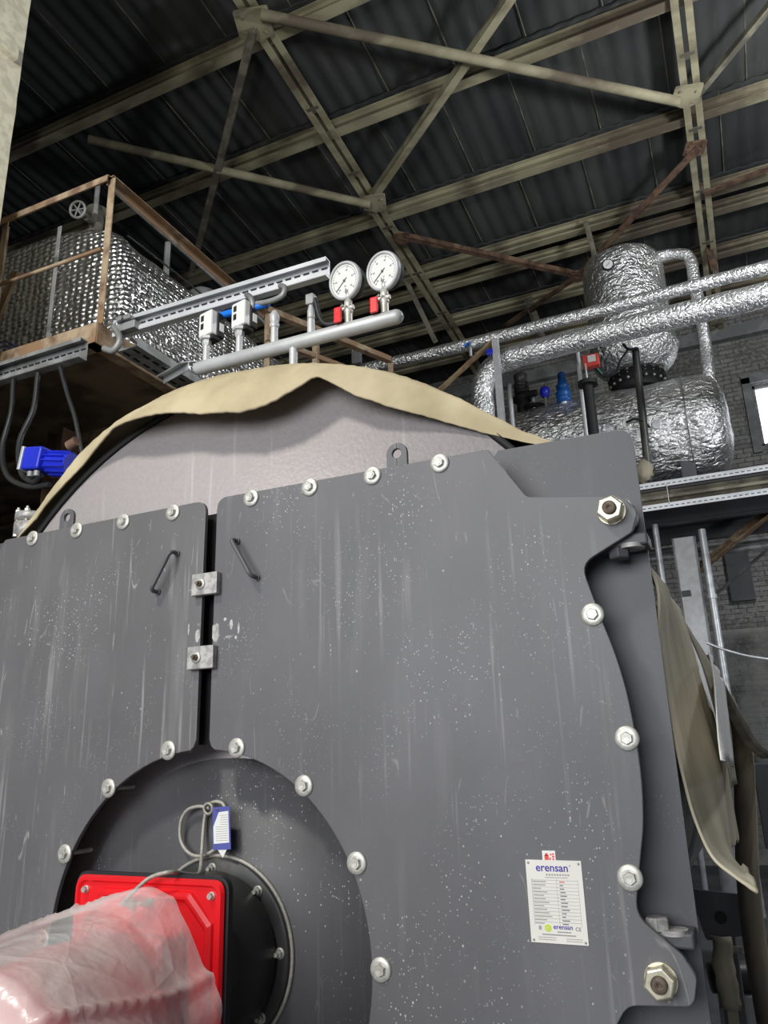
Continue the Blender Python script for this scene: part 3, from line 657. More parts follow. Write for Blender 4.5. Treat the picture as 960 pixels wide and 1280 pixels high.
def sensor(px, ytop, label):
    x = atY(px, 440, MY).x; zb = zt
    t = thing('pressure_switch', (x, MY, zb), label, 'pressure switch', 'white pressure switches on the manifold')
    mb = MB(); mb.cyl((x, MY, zb-.02), (x, MY, zb+.1), .019, 16); mb.lathe([(.022, 0), (.026, .01), (.026, .03), (.04, .035), (.04, .05)], (x, MY, zb+.09), (0, 0, 1), 6, sm=False); mb.build('stem', 'silverpaint', t)
    R3 = Matrix.Rotation(-.22, 3, 'Z')
    c = Vector((x+.005, MY, zb+.22)); mb = MB(); mb.box(c, (.105, .05, .15), R3); mb.build('housing', 'white', t, bevel=.01)
    mb = MB(); mb.box(c+R3@Vector((.01, .045, -.005)), (.10, .05, .145), R3); mb.box(c+R3@Vector((.01, .02, -.085)), (.08, .06, .03), R3); mb.build('back_case', 'black', t, bevel=.006)
    for dz in (.035, -.015): mb = MB(); mb.box(c+R3@Vector((-.02, -.026, dz)), (.022, .004, .034), R3); mb.build('scale_window', 'black', t)
    mb = MB(); mb.box(c+R3@Vector((.0615, .045, -.02)), (.002, .03, .05), R3); mb.build('side_label', 'paper', t)
    return c
s1 = sensor(258, 392, 'white pressure switch box, the left one on the manifold')
s2 = sensor(299, 378, 'white pressure switch box, the right one on the manifold')
hose('air_hose', [atY(262, 400, 1.0), atY(285, 392, 1.0), atY(312, 386, .99), atY(336, 379, 1.0)], .02, 'short bright blue sleeve behind the white pressure switches', 'bluehose', 'hose', False)
hose('flexible_conduit', [atY(308, 368, 1.0), atY(313, 372, .97), atY(316, 380, .97), atY(314, 390, .98)], .016, 'short grey conduit above the right pressure switch', 'galvgrey')
hose('flexible_conduit', [atY(350, 357, 1.0), atY(356, 360, .96), atY(352, 370, .95), atY(336, 377, .97), atY(318, 380, .99)], .016, 'grey conduit curving from the strut rail to the blue sleeve', 'galvgrey')
# transmitter
tp = atY(389, 420, MY)
pt = thing('pressure_transmitter', (tp.x, MY, zt), 'slim grey transmitter on the manifold with a black conduit', 'transmitter')
mb = MB(); mb.cyl((tp.x, MY, zt-.02), (tp.x, MY, zt+.08), .02, 14); mb.lathe([(.02, 0), (.02, .05), (.013, .08), (.013, .09)], (tp.x, MY, zt+.07), (0, 0, 1), 14); mb.build('stem', 'silverpaint', pt)
mb = MB(); mb.box((tp.x, MY, zt+.185), (.045, .045, .06)); mb.build('connector', 'galvgrey', pt, bevel=.004)
hose('flexible_conduit', [Vector((tp.x+.02, MY, zt+.19)), atY(402, 401, MY), atY(415, 405, MY), atY(426, 395, MY), atY(429, 374, MY+.04)], .013, 'black corrugated conduit looping from the transmitter to behind the left gauge')
def gauge(px, py, pxv, pyv, label):
    c = atY(px, py, MY-.02); nrm = Vector((-.22, -.93, -.22)).normalized(); xb = atY(pxv, 415, MY).x; zb = zt-.01
    t = thing('pressure_gauge', (xb, MY, zb), label, 'gauge', 'round gauges on the manifold')
    R = .098; nb = -nrm
    mb = MB(); mb.lathe([(R*.97, 0), (R, .006), (R*.98, .012), (R*.94, .05), (R*.9, .062), (R*.5, .066)], c, nb, 48); mb.build('case', 'black', t)
    mb = MB(); mb.lathe([(R*.86, .004), (R*.86, -.008), (R*.9, -.012), (R*.99, -.01), (R*1.03, 0), (R*1.03, .014), (R*.9, .016)], c, nb, 48, cap=False); mb.build('bezel', 'silverpaint', t)
    mb = MB(); mb.cyl(c-nb*.003, c+nb*.002, R*.88, 48, 0, sm=False)
    right = nrm.cross(Vector((0, 0, 1))).normalized()*-1; right = Vector((0,0,1)).cross(nrm).normalized(); upv = nrm.cross(right)
    if right.x < 0: right = -right
    if upv.z < 0: upv = -upv
    def P(a, r, h=.0036): return c+nrm*h+(right*sin(a)+upv*cos(a))*R*r
    for k in range(41):
        a = radians(-135+270*k/40); L1 = .66 if k % 8 == 0 else .72; mb.bar(P(a, L1), P(a, .79), .0022 if k % 8 else .004, .0006, 1, up=nrm)
    for k in range(0, 41, 8):
        a = radians(-135+270*k/40); q = P(a, .55); mb.bar(q-right*.006, q+right*.006, .009, .0005, 2, up=nrm)
    q = P(pi, .62); mb.bar(q-right*.012, q+right*.012, .005, .0005, 2, up=nrm); q = P(pi, .3); mb.bar(q-right*.006, q+right*.006, .007, .0005, 2, up=nrm)
    mb.build('dial', ['white', 'printmid', 'printgrey'], t)
    mb = MB(); a = radians(-122); q0, q1 = P(a+pi, .2, .006), P(a, .74, .006); mb.bar(q0, q1, .0035, .001, up=nrm); mb.cyl(P(0, 0, .004), P(0, 0, .009), .006, 14); mb.build('needle', 'printmid', t)
    mb = MB(); top = Vector((xb, MY, zb+.175)); mb.cyl((xb, MY, zb), (xb, MY, zb+.055), .02, 16)
    mb.lathe([(.018, 0), (.024, .01), (.024, .03), (.015, .035), (.021, .045), (.021, .075), (.013, .08), (.013, .13), (.017, .13), (.017, .15)], (xb, MY, zb+.05), (0, 0, 1), 14)
    mb.cyl((xb-.03, MY-.0, zb+.088), (xb+.03, MY, zb+.088), .012, 10); mb.cyl((xb, MY, zb+.19), c+nb*.03-Vector((0, 0, R*.9)), .011, 10); mb.build('ball_valve', 'zinc', t)
    mb = MB(); h0 = Vector((xb-.005, MY-.03, zb+.088)); mb.cyl((xb, MY, zb+.088), h0, .008, 8); mb.bar(h0+Vector((-.01, -.005, 0)), h0+Vector((-.035, -.02, -.035)), .02, .005, 0); mb.build('lever', 'zinc', t)
    mb = MB(); mb.bar(h0+Vector((-.03, -.02, -.015)), h0+Vector((-.03, -.022, -.1)), .040, .014, up=(0, -1, 0)); mb.build('red_handle', 'red', t, bevel=.004)
gauge(431, 351, 436, 0, 'round white-faced pressure gauge, the left one by the end of the strut rail')
gauge(478.5, 339, 482, 0, 'round white-faced pressure gauge, the right one at the manifold end')

# ================================================================== BOILER
BZ, BR = 2.19, 1.40
boiler = thing('boiler', (0, 2.3, .0), 'huge dark grey industrial boiler with bolted front doors, filling the lower photo', 'boiler')
mb = MB(); mb.lathe([(BR-.03, .0), (BR-.03, 4.4), (1.0, 4.6), (0, 4.62)], (0, .2, BZ), (0, 1, 0), 96); mb.build('shell', 'galvgrey', boiler)
mb = MB(); mb.lathe([(0, 0), (BR-.02, 0), (BR-.02, .02)], (0, .178, BZ), (0, 1, 0), 96); mb.build('head_sheet', 'head', boiler)
mb = MB(); prof = []
n = 96
for (r, y) in ((BR-.018, .174), (BR-.018, .168), (BR+.004, .165), (BR+.004, .25), (BR-.01, .25)): prof.append([Vector((r*sin(2*pi*k/n), y, BZ+r*cos(2*pi*k/n))) for k in range(n+1)])
mb.grid(prof); mb.build('rim_angle', 'black', boiler, label='dark angle-iron rim round the front head')
for s_, xx in ((-1, 0), (1, 0)):
    pass
for y in (1.0, 3.6):
    mb = MB(); pts = [(-1.0, .0), (1.0, .0), (1.0, .35)]+[((BR-.02)*sin(a), BZ-(BR-.02)*cos(a)) for a in [radians(50-100*i/20) for i in range(21)]]+[(-1.0, .35)]
    mb.prism(pts, y, y+.03); mb.build('saddle', 'plate', boiler)
def arc(c, r, a0, a1, n):                                   # angles from +z clockwise, degrees
    return [(c[0]+r*sin(radians(a0+(a1-a0)*i/n)), c[1]+r*cos(radians(a0+(a1-a0)*i/n))) for i in range(n+1)]
HC, HR = (0, 1.612), .592
# frame plate behind the doors: two halves round the furnace opening
for s_ in (-1, 1):
    top = rounded([(.0, 2.97), (.93, 2.97), (1.02, 3.085), (1.43, 3.08), (1.432, .85), (.9, .55), (0, .55)], [0, 0, .0, .05, .05, .05, 0], 6, True)
    P = top+arc((0, 1.6), .80, 180, 0, 32)
    mb = MB(); mb.prism([(s_*x, z) for x, z in P], .120, .136); mb.build('frame_plate', 'plate', boiler)
mb = MB(); mb.box((.0, .075, 2.62), (.12, .03, .80)); mb.build('seam_channel', 'black', boiler)
# door outline, right half (x,z)
curveR = []
ctrl = [(1.298, 2.512), (1.328, 2.40), (1.347, 2.28), (1.355, 2.12), (1.347, 2.0), (1.331, 1.92), (1.318, 1.86)]
for p in smooth_path([Vector((a, b, 0)) for a, b in ctrl], 4): curveR.append((p.x, p.y))
def door_poly():
    P = rounded([(.024, 2.4), (.024, 3.055), (1.021, 3.048), (1.128, 2.878), (1.392, 2.838), (1.428, 2.785), (1.407, 2.731), (1.262, 2.66), (1.298, 2.512)], [0, .045, .02, .03, .02, .02, .02, .05, 0], 5, True)[1:-1]
    P += curveR
    P += rounded([(1.318, 1.86), (1.302, 1.785), (1.40, 1.705), (1.425, 1.66), (1.41, 1.60), (1.26, 1.59), (1.20, 1.50), (1.0, .98), (.7, .80), (.024, .78)], [0, .09, .03, .03, .03, .05, .1, .1, .1, 0], 7, True)[1:]
    P += [(.024, 1.612-.6)]+arc(HC, HR, 176, 4.6, 46)
    P += [(.034, 2.213), (.026, 2.235)]
    return P
DP = door_poly()
doors = {}
for s_, nm in ((1, 'right'), (-1, 'left')):
    mb = MB(); mb.prism([(s_*x, z) for x, z in DP], 0, .018)
    doors[s_] = mb.build('door', 'dark' if s_ > 0 else 'darkscuffed', boiler, bevel=.0025)
# bolts: washer + hex + stud
def bolt_mesh(parent, x, z, stud=.02):
    mb = MB(); c = Vector((x, 0, z)); mb.lathe([(.012, .0), (.031, .0), (.031, .003), (.028, .006), (.019, .0065)], c, (0, -1, 0), 28); mb.hexa(c+Vector((0, -.004, 0)), (0, -1, 0), .016, .013, rot=.3); mb.cyl(c+Vector((0, -.012, 0)), c+Vector((0, -.019, 0)), .0085, 12); mb.cyl(c, c+Vector((0, stud, 0)), .008, 10)
    return mb.build('bolt', 'zinc', parent, origin=c)
proto = {}
def bolt(x, z, st=.118):
    s_ = 1 if x > 0 else -1
    if s_ not in proto: proto[s_] = bolt_mesh(doors[s_], x, z, st)
    else: o = copy_part(proto[s_], (x, 0, z), doors[s_]); o.rotation_euler.y = random.uniform(-.5, .5)
for k in range(7):
    a = radians(12.6+25.2*k)
    if a < pi:
        for s_ in (-1, 1): bolt(s_*.62*sin(a), 1.6+.62*cos(a))
for k in range(4):
    for s_ in (-1, 1): bolt(s_*(.1685+.2321*k), 3.031)
for x, z in ((1.279, 2.518), (1.331, 2.195), (1.30, 1.868)):
    for s_ in (-1, 1): bolt(s_*x, z)
for x, z in ((.775, 1.1), (1.0, 1.25)):
    for s_ in (-1, 1): bolt(s_*x, z)
for s_ in (-1, 1):                                             # lifting eyes
    mb = MB(); cx_ = s_*.712; P = [(cx_-.036, 2.98), (cx_+.036, 2.98)]+[(cx_+.036*cos(t), 3.10+.036*sin(t)) for t in [pi*i/10 for i in range(11)]]
    ring = [(cx_+.0165*cos(t), 3.10+.0165*sin(t)) for t in [2*pi*i/16 for i in range(16)]]
    # outline plate with a real hole: split in two C shapes
    for side in (-1, 1):
        o_ = [(cx_, 2.98), (cx_+side*.036, 2.98)]+[(cx_+side*.036*cos(t), 3.10+.036*sin(t)) for t in [pi/2*i/8 for i in range(9)]]
        i_ = [(cx_+side*.0165*sin(t), 3.10+.0165*cos(t)) for t in [pi*i/10 for i in range(11)]]
        mb.prism(o_+i_, .018, .032)
    mb.build('lifting_eye', 'dark', doors[s_], bevel=.002)
# door handles: bent round bar
for s_, (a, b) in ((-1, ((-.139, 2.874), (-.216, 2.744))), (1, ((.116, 2.883), (.2, 2.747)))):
    A = Vector((a[0], 0, a[1])); B = Vector((b[0], 0, b[1])); o_ = Vector((0, -.04, 0)); d = (B-A)
    pth = [A, A+o_*.7, A+o_+d*.08, A+o_+d*.25, A+o_+d*.75, A+o_+d*.92, B+o_*.7, B]
    mb = MB(); mb.tube(smooth_path(pth, 5), .0075, 10); mb.cyl(A, A+Vector((0, -.006, 0)), .012, 10); mb.cyl(B, B+Vector((0, -.006, 0)), .012, 10); mb.build('handle', 'dark', doors[s_])
# two clamp blocks bridging the gap
cb = None
for z, dx in ((2.745, 0), (2.497, -.005)):
    mb = MB(); mb.box((dx, -.0125, z), (.106, .025, .076)); o = mb.build('clamp_block', 'cast', boiler, bevel=.003)
    c = Vector((dx-.014, -.025, z)); mb = MB(); mb.lathe([(.019, 0), (.019, .003), (.012, .004)], c, (0, -1, 0), 18); mb.build('washer', 'zinc', o)
    mb = MB(); mb.hexa(c, (0, -1, 0), .011, .014); mb.cyl(c, c+Vector((0, -.024, 0)), .006, 10); mb.build('bolt', 'rustbolt', o)
# hinge nuts with round bosses behind
hn = None
for s_ in (-1, 1):
    for z, x in ((2.796, 1.361), (1.651, 1.345)):
        c = Vector((s_*x, 0, z))
        mb = MB(); mb.lathe([(.038, 0), (.038, .008)], c, (0, -1, 0), 28); mb.hexa(c+Vector((0, -.008, 0)), (0, -1, 0), .038, .036, rot=.25); o = mb.build('hinge_nut', 'brasszinc', doors[s_], bevel=.002, label='big yellowish hexagonal hinge nut')
        mb = MB(); mb.lathe([(.019, 0), (.019, .052), (.017, .056), (.004, .056), (.004, .05), (0, .05)], c, (0, -1, 0), 24); mb.lathe([(.02, -.12), (.02, 0)], c, (0, -1, 0), 20); mb.build('threaded_stud', 'rustbolt', doors[s_])
        up = 1 if z > 2.2 else -1
        mb = MB(); mb.box((s_*(x+.012), .072, z-.078*up), (.14, .096, .035)); mb.build('hinge_lug', 'plate', boiler, bevel=.006)
        mb = MB(); mb.lathe([(.045, .02), (.05, .03), (.05, .09), (.03, .095)], (s_*(x+.01), 0, z), (0, 1, 0), 20); mb.build('hinge_boss', 'plate', boiler)
        mb = MB(); mb.lathe([(.035, 0), (.035, .012)], Vector((s_*(x+.035), .05, z-.1*up)), (0, 0, up), 16); mb.build('hinge_washer', 'cast', boiler)
        mb = MB(); mb.hexa(Vector((s_*(x+.0), .05, z-.095*up)), (0, 0, -up), .03, .03); mb.build('lug_nut', 'cast' if up < 0 else 'plate', boiler, bevel=.002)
# chalky patches beside the lower clamp
mb = MB()
for (x0, z0, w_, h_) in ((.036, 2.578, .036, .062), (-.036, 2.575, .022, .045), (.10, 2.60, .012, .035), (.09, 2.56, .03, .008), (.13, 2.585, .008, .04), (.075, 2.62, .012, .012), (.12, 2.555, .01, .012), (-.075, 2.60, .006, .04)):
    P = [(x0+w_/2*cos(t)*(1+.3*noise.noise(Vector((cos(t)*2, sin(t)*2, x0*40)))), z0+h_/2*sin(t)*(1+.35*noise.noise(Vector((cos(t)*2, sin(t)*2, x0*90+9))))) for t in [2*pi*i/18 for i in range(18)]]
    P = [(min(x, -.0245) if x0 < 0 else max(x, .0245), z) for x, z in P]; mb.prism(P, -.0006, 0.001)
mb.build('paint_residue', 'cast', boiler)
# pink chalk letter at the left edge
mb = MB(); p = atY(-6, 1140, 0); lettering(mb, 'H', .05, (p.x, -.0005, p.z), 0); mb.build('chalk_letter', 'pinkprint', boiler)
# rating plate
LX0, LX1, LZ0, LZ1 = 1.041, 1.184, 1.712, 1.903; cxl = (LX0+LX1)/2
rp = MB(); rp.box((cxl, -.001, (LZ0+LZ1)/2), (LX1-LX0, .002, LZ1-LZ0), m=0)
lettering(rp, 'erensan', .026, (cxl-.004, -.0022, LZ1-.026), 1, .0004, squash=1.02)
rp.prism([(cxl+.042+.002*cos(t), LZ1-.012+.002*sin(t)) for t in [2*pi*i/10 for i in range(10)]], -.0026, -.002, 2)
for i in range(9): rp.box((cxl-.018+i*.0068, -.0022, LZ1-.034), (.0042, .0006, .0042), m=2)
rp.box((cxl+.005, -.0022, LZ1-.0405), (.058, .0006, .0014), m=2)
y_ = LZ1-.047
for i in range(13):
    z = y_-i*.0080; rp.box((cxl, -.0021, z), (.118, .0005, .0007), m=2)
    L1 = random.uniform(.02, .045); rp.box((LX0+.014+L1/2, -.0022, z-.0035), (L1, .0005, .0024), m=2)
    L2 = random.uniform(.008, .022); rp.box((cxl+.012+L2/2, -.0022, z-.0035), (L2, .0005, .0022), m=4 if i != 0 else 5)
for x in (LX0+.0125, cxl+.005, LX1-.0125): rp.box((x, -.0021, y_-.05), (.0006, .0005, .108), m=2)
rp.prism([(cxl-.026+.0085*cos(t), LZ0+.034+.0085*sin(t)) for t in [2*pi*i/24 for i in range(24)]], -.0026, -.002, 3)
lettering(rp, 'er', .009, (cxl-.026, -.0028, LZ0+.0315), 0)
lettering(rp, 'erensan', .0155, (cxl+.012, -.0022, LZ0+.033), 1, .0002)
rp.box((cxl+.014, -.0022, LZ0+.0265), (.034, .0005, .0028), m=2)
lettering(rp, 'CE', .012, (LX1-.022, -.0022, LZ0+.031), 4)
rp.box((cxl-.046, -.0022, LZ0+.034), (.007, .0005, .009), m=2); rp.box((cxl, -.0022, LZ0+.0195), (.084, .0005, .003), m=2)
for k in (.013, .008): rp.box((cxl-.03, -.0022, LZ0+k), (.045, .0005, .0014), m=2); rp.box((cxl+.038, -.0022, LZ0+k-.001), (.04, .0005, .0014), m=2)
for x in (LX0+.007, LX1-.007):
    for z in (LZ0+.006, LZ1-.007): rp.lathe([(.003, 0), (.003, .0012), (.0015, .002)], (x, -.002, z), (0, -1, 0), 10, 2)
rp.build('rating_plate', ['label', 'violet', 'printgrey', 'lime', 'printmid', 'redprint'], doors[1], label='white rating plate with violet erensan lettering')
st = MB(); p = atY(686, 1068, 0); st.box((p.x, -.0006, p.z-.004), (.034, .0012, .026), m=0)
for (dx, dz, w_, h_) in ((-.006, -.003, .011, .012), (-.006, .004, .007, .006), (.005, .004, .004, .004), (.011, .005, .005, .004), (.011, -.001, .006, .004), (.011, -.007, .005, .004), (.003, -.006, .004, .006)): st.box((p.x+dx, -.0014, p.z-.004+dz), (w_, .0006, h_), m=1)
st.build('inspection_sticker', ['paper', 'redprint'], doors[1], label='small red and white sticker above the rating plate')

# furnace front disc
FC = Vector((0, .12, 1.6))
mb = MB(); mb.lathe([(0, .0), (.575, .0), (.575, .25)], FC-Vector((0, .004, 0)), (0, 1, 0), 96); mb.build('furnace_plate', 'disc', boiler)
mb = MB(); mb.lathe([(0, .0), (.86, .0), (.86, -.1), (.85, -.1), (.85, .0)], FC+Vector((0, .18, 0)), (0, 1, 0), 64); mb.build('furnace_recess', 'black', boiler)  # black lining stands in for the shade of the deep void round the disc
rr = thing('burner', (0, 0, 1.35), 'red oil and gas burner bolted to the round furnace plate', 'burner')
mb = MB(); mb.lathe([(.27, 0), (.27, .014), (.262, .018), (.2, .018)], FC-Vector((0, .004, 0)), (0, -1, 0), 72); mb.build('mounting_flange', 'blacksteel', rr)
mb = MB(); mb.torus(FC-Vector((0, .01, 0)), (0, 1, 0), .276, .006, 72, 8); mb.build('gasket_rope', 'greycable', rr)
fb = None
for k in range(8):
    a = radians(-4+45.5*k); c = Vector((.24*sin(a), .098, 1.6+.24*cos(a)))
    if fb is None: mb = MB(); mb.lathe([(.016, 0), (.016, .003), (.011, .004)], c, (0, -1, 0), 20); mb.hexa(c, (0, -1, 0), .0125, .014, rot=.4); mb.cyl(c, c+Vector((0, -.026, 0)), .0065, 12); fb = mb.build('bolt', 'zinc', rr, origin=c)
    else: copy_part(fb, c, rr)
mb = MB(); mb.lathe([(.225, 0), (.235, .02), (.235, .2), (.228, .24), (.255, .27), (.25, .3)], (0, .10, 1.6), (0, -1, 0), 80); mb.build('air_tube_housing', 'blacksteel', rr)
CY = -.22
def sq(h, y, r, m_, z0=1.6, dx=-.008):
    return [Vector((x+dx, y, z+z0)) for x, z in rounded([(-h, h), (h, h), (h, -h), (-h, -h)], r, 6)]
def loft(mb, loops, m=0, cap=True, sm=False):
    n = len(loops[0])
    vs = [p for l in loops for p in l]; fs = [(i*n+k, i*n+(k+1)%n, (i+1)*n+(k+1)%n, (i+1)*n+k) for i in range(len(loops)-1) for k in range(n)]
    mb.add(vs, fs, m, sm)
    if cap: mb.add(loops[0], [tuple(range(n))], m); mb.add(loops[-1], [tuple(range(n))], m)
ZC = 1.592
mb = MB(); loft(mb, [sq(.272, CY+.035, .04, 0, ZC), sq(.274, CY+.02, .04, 0, ZC), sq(.274, CY+.012, .04, 0, ZC)]); mb.build('cover_gasket', 'blackrubber', rr)
def octo(h, cut, y): return [Vector((x-.008, y, z+ZC)) for x, z in rounded([(-h+cut, h), (h-cut, h), (h, h-cut), (h, -h+cut), (h-cut, -h), (-h+cut, -h), (-h, -h+cut), (-h, h-cut)], .012, 4)]
mb = MB(); loft(mb, [sq(.262, CY+.014, .035, 0, ZC), sq(.266, CY+.004, .035, 0, ZC), sq(.260, CY-.006, .035, 0, ZC), sq(.252, CY-.006, .03, 0, ZC), sq(.246, CY+.002, .03, 0, ZC)]); mb.build('front_cover', 'red', rr)
mb = MB(); loft(mb, [octo(.236, .075, CY+.004), octo(.232, .075, CY-.006), octo(.222, .07, CY-.012), octo(.216, .07, CY-.012), octo(.205, .065, CY-.002)]); mb.build('pressed_panel', 'red', rr)
for sx in (-1, 1):
    for sz in (-1, 1):
        c = Vector((sx*.226-.008, CY+.002, ZC+sz*.226)); mb = MB(); mb.lathe([(.011, 0), (.011, .004), (.008, .005)], c, (0, -1, 0), 16); mb.hexa(c, (0, -1, 0), .009, .014); mb.build('screw', 'zinc', rr)
mb = MB(); loft(mb, [sq(.160, CY-.006, .02, 0, ZC-.02, -.02), sq(.156, CY-.09, .02, 0, ZC-.02, -.02), sq(.14, CY-.10, .02, 0, ZC-.02, -.02)]); mb.build('inner_housing', 'red', rr, bevel=.004)
mb = MB(); loft(mb, [sq(.10, CY-.09, .02, 0, ZC-.03, -.02), sq(.095, CY-.13, .02, 0, ZC-.03, -.02)]); mb.build('raised_step', 'red', rr, bevel=.004)
# fan housing (volute) coming towards the lower left
mb = MB(); loops = []
for i in range(15):
    t = i/14; y = CY-.11-.50*t; rx = .215+.03*min(1, t*2); c = Vector((-.04+.14*t, y, 1.525-.02*t)); k = (1-max(0, (t-.8)/.2)**2*.6)
    loops.append([c+Vector((rx*k*cos(a)*(1+.04*cos(4*a)), 0, .95*rx*k*sin(a)*(1+.04*cos(4*a)))) for a in [2*pi*j/48 for j in range(48)]])
loft(mb, loops, sm=True); mb.build('fan_housing', 'red', rr)
mb = MB(); mb.cyl((.1, CY-.58, 1.50), (.12, CY-.70, 1.50), .11, 40); mb.build('motor', 'blacksteel', rr)
gl = atY(165, 1130, CY-.01); mb = MB(); mb.lathe([(.014, 0), (.014, .008), (.009, .012), (.009, .03)], gl, (-.4, -1, 0.2), 14); mb.cyl(gl+Vector((.05, 0, .0)), gl+Vector((.07, -.012, .012)), .01, 12); mb.cyl(gl+Vector((.03, -.004, .003)), gl+Vector((.045, -.01, .003)), .006, 10); mb.build('cable_gland', 'brasszinc', rr)
# signal cable with loop
g = lambda x, y, Y: atY(x, y, Y)
pts = [gl+Vector((-.01, -.03, .005)), g(172, 1110, CY-.05), g(190, 1096, CY-.04), g(215, 1090, CY-.02), g(236, 1093, -.12), g(249, 1091, -.02), g(252, 1070, .06), g(254, 1040, .095), g(257, 1018, .1), g(264, 1004, .1), g(276, 1003, .1), g(282, 1013, .1), g(279, 1040, .1), g(270, 1060, .1), g(252, 1070, .09), g(236, 1066, .09), g(226, 1050, .09), g(226, 1028, .09), g(234, 1013, .09), g(248, 1008, .09), g(262, 1010, .09)]
hose('sensor_cable', pts, .0058, 'grey braided sensor cable looped on the furnace plate and running to the red burner', 'greycable', 'cable', False, n=6)
rc = g(261, 1011, .085); mb = MB(); mb.torus(rc, (0, 1, 0), .017, .0045, 24, 8); mb.torus(rc+Vector((.002, -.006, .001)), (0, 1, .1), .0165, .004, 24, 8); tag(mb.build('cable_ring', 'greycable'), 'small wound ring of cable above the blue tag', 'ring')
# tag card
c = g(277, 1035, .07); tg = thing('hanging_tag', c-Vector((0, 0, .07)), 'blue bordered paper tag hanging from the looped cable', 'tag')
Rt = Matrix.Rotation(-.06, 3, 'Y')@Matrix.Rotation(-.1, 3, 'Z')
mb = MB(); mb.box(c, (.074, .0015, .128), Rt, 0); mb.build('card', 'tagblue', tg)
mb = MB(); vs = [Vector(q) for q in ((-.010, 0, .048), (.030, 0, .05), (.031, 0, -.044), (-.033, 0, -.046), (-.034, 0, .005))]; f = [c+Rt@(q+Vector((0, -.0012, 0))) for q in vs]; b_ = [c+Rt@(q+Vector((0, -.0008, 0))) for q in vs]
mb.add(f+b_, [(0,1,2,3,4), (9,8,7,6,5)]+[(k, (k+1)%5, 5+(k+1)%5, 5+k) for k in range(5)], 0)
for i in range(12):
    z = .038-i*.0068; mb.box(c+Rt@Vector((.002 if z < .01 else .012, -.0015, z)), (.05 if z < .01 else .032, .0004, .0012), Rt, 1)
mb.build('printed_paper', ['paper', 'printgrey'], tg)
mb = MB(); vs = [c+Rt@Vector(q) for q in ((-.022, .001, -.06), (.022, .001, -.06), (.002, .001, -.088), (-.022, .002, -.06), (.022, .002, -.06), (.002, .002, -.088))]; mb.add(vs, [(0,1,2), (5,4,3), (0,1,4,3), (1,2,5,4), (2,0,3,5)]); mb.build('paper_corner', 'paper', tg)
mb = MB(); mb.cyl(c+Rt@Vector((-.01, -.004, .055)), rc, .002, 6); mb.build('string', 'printmid', tg)

# ------------------------------------------------------------------ plastic sheet over the burner motor
def ridge(v): return 1-2*abs(noise.noise(v))
def sheet():
    rows = []; nt_, na = 90, 160
    for i in range(nt_+1):
        t = i/nt_; y = CY-.125-.64*t
        cx_ = .015+.13*t; cz = 1.54-.03*t
        rx, rz = .33, .264
        if t > .84: k = sqrt(max(0.0, 1-((t-.84)/.16)**2)); rx *= k; rz *= k
        row = []
        for j in range(na+1):
            a = 2*pi*j/na; ca, sa = cos(a), sin(a)
            fold = .030*noise.noise(Vector((ca*1.3+t*.8, sa*1.3, t*1.2)))+.020*max(0, ridge(Vector((ca*2.2+t*1.2, sa*2.2+3-t, t*.8+5))))**4
            flare = .03*max(0, .2-t)/.2*(.6+1.6*noise.noise(Vector((ca*2.5, sa*2.5, 2))))
            k = (1 if t < .84 else max(0, (1-t)/.16)); d = fold*k+flare; yy = y+.025*noise.noise(Vector((ca*1.5, sa*1.5, 8)))*(1-t)
            row.append(Vector((cx_+(rx+d)*ca*(1+.03*cos(4*a)), yy, max(1.20, cz+(rz+d)*sa))))
        rows.append(row)
    return rows
mb = MB(); mb.grid(sheet()); tag(mb.build('plastic_sheet', 'film', weld=True), 'crumpled clear plastic sheet draped over the red burner motor', 'plastic sheet')

# ------------------------------------------------------------------ cloth over the boiler
CXc, CZc = -.02, 2.15
def sst(t): t = max(0, min(1, t)); return t*t*(3-2*t)
def ylow(px): return .05+.12*sst((px-430)/230)+.085*sst((250-px)/120)
def polar(p): return (math.degrees(atan2(p.x-CXc, p.z-CZc)), hypot(p.x-CXc, p.z-CZc))
def yb(a): return ylow(60+(a+44)*6.5)
LOW = [polar(atY(x, y, ylow(x))) for x, y in ((46, 648), (62, 626), (94, 592), (116, 570), (150, 541), (184, 528), (216, 518), (250, 518), (300, 516), (325, 509), (345, 501), (375, 483), (388, 473), (397, 470), (408, 475), (440, 491), (480, 503), (510, 511), (560, 526), (600, 539), (650, 552), (690, 560))]
UP = [polar(atY(x, y, .15)) for x, y in ((42, 645), (75, 600), (98, 570), (130, 540), (180, 508), (240, 480), (300, 465), (345, 458), (380, 455), (440, 458), (500, 470), (550, 489), (600, 512), (650, 537), (690, 551))]
LOW = [(-60, 1.455), (-50, 1.45)]+LOW+[(58, 1.49)]; UP = [(-60, 1.46), (-50, 1.462)]+UP+[(58, 1.54)]
def interp(T, a):
    for i in range(len(T)-1):
        if a <= T[i+1][0]:
            u = max(0, (a-T[i][0])/(T[i+1][0]-T[i][0])); return T[i][1]*(1-u)+T[i+1][1]*u
    return T[-1][1]
rows = []
na = 260
CXc, CZc = -.02, 2.15
def cpt(a, r, y): return Vector((CXc+r*sin(radians(a)), y, CZc+r*cos(radians(a))))
ang = [-58+115*i/na for i in range(na+1)]
fr = [1.0, .96, .85, .65, .45, .25, .1, 0]
for j, u in enumerate(fr):                                    # hanging front flap from lower edge to fold
    row = []
    for a in ang:
        lo, up_ = interp(LOW, a), interp(UP, a); r = lo*u+up_*(1-u)
        yl_ = yb(a); y = yl_+(max(.15, yl_)-yl_)*(1-u)**1.5+.004*noise.noise(Vector((a*.2, u*2, 0)))
        row.append(cpt(a, r+.003*noise.noise(Vector((a*.9, u*3, 3))), y))
    rows.append(row)
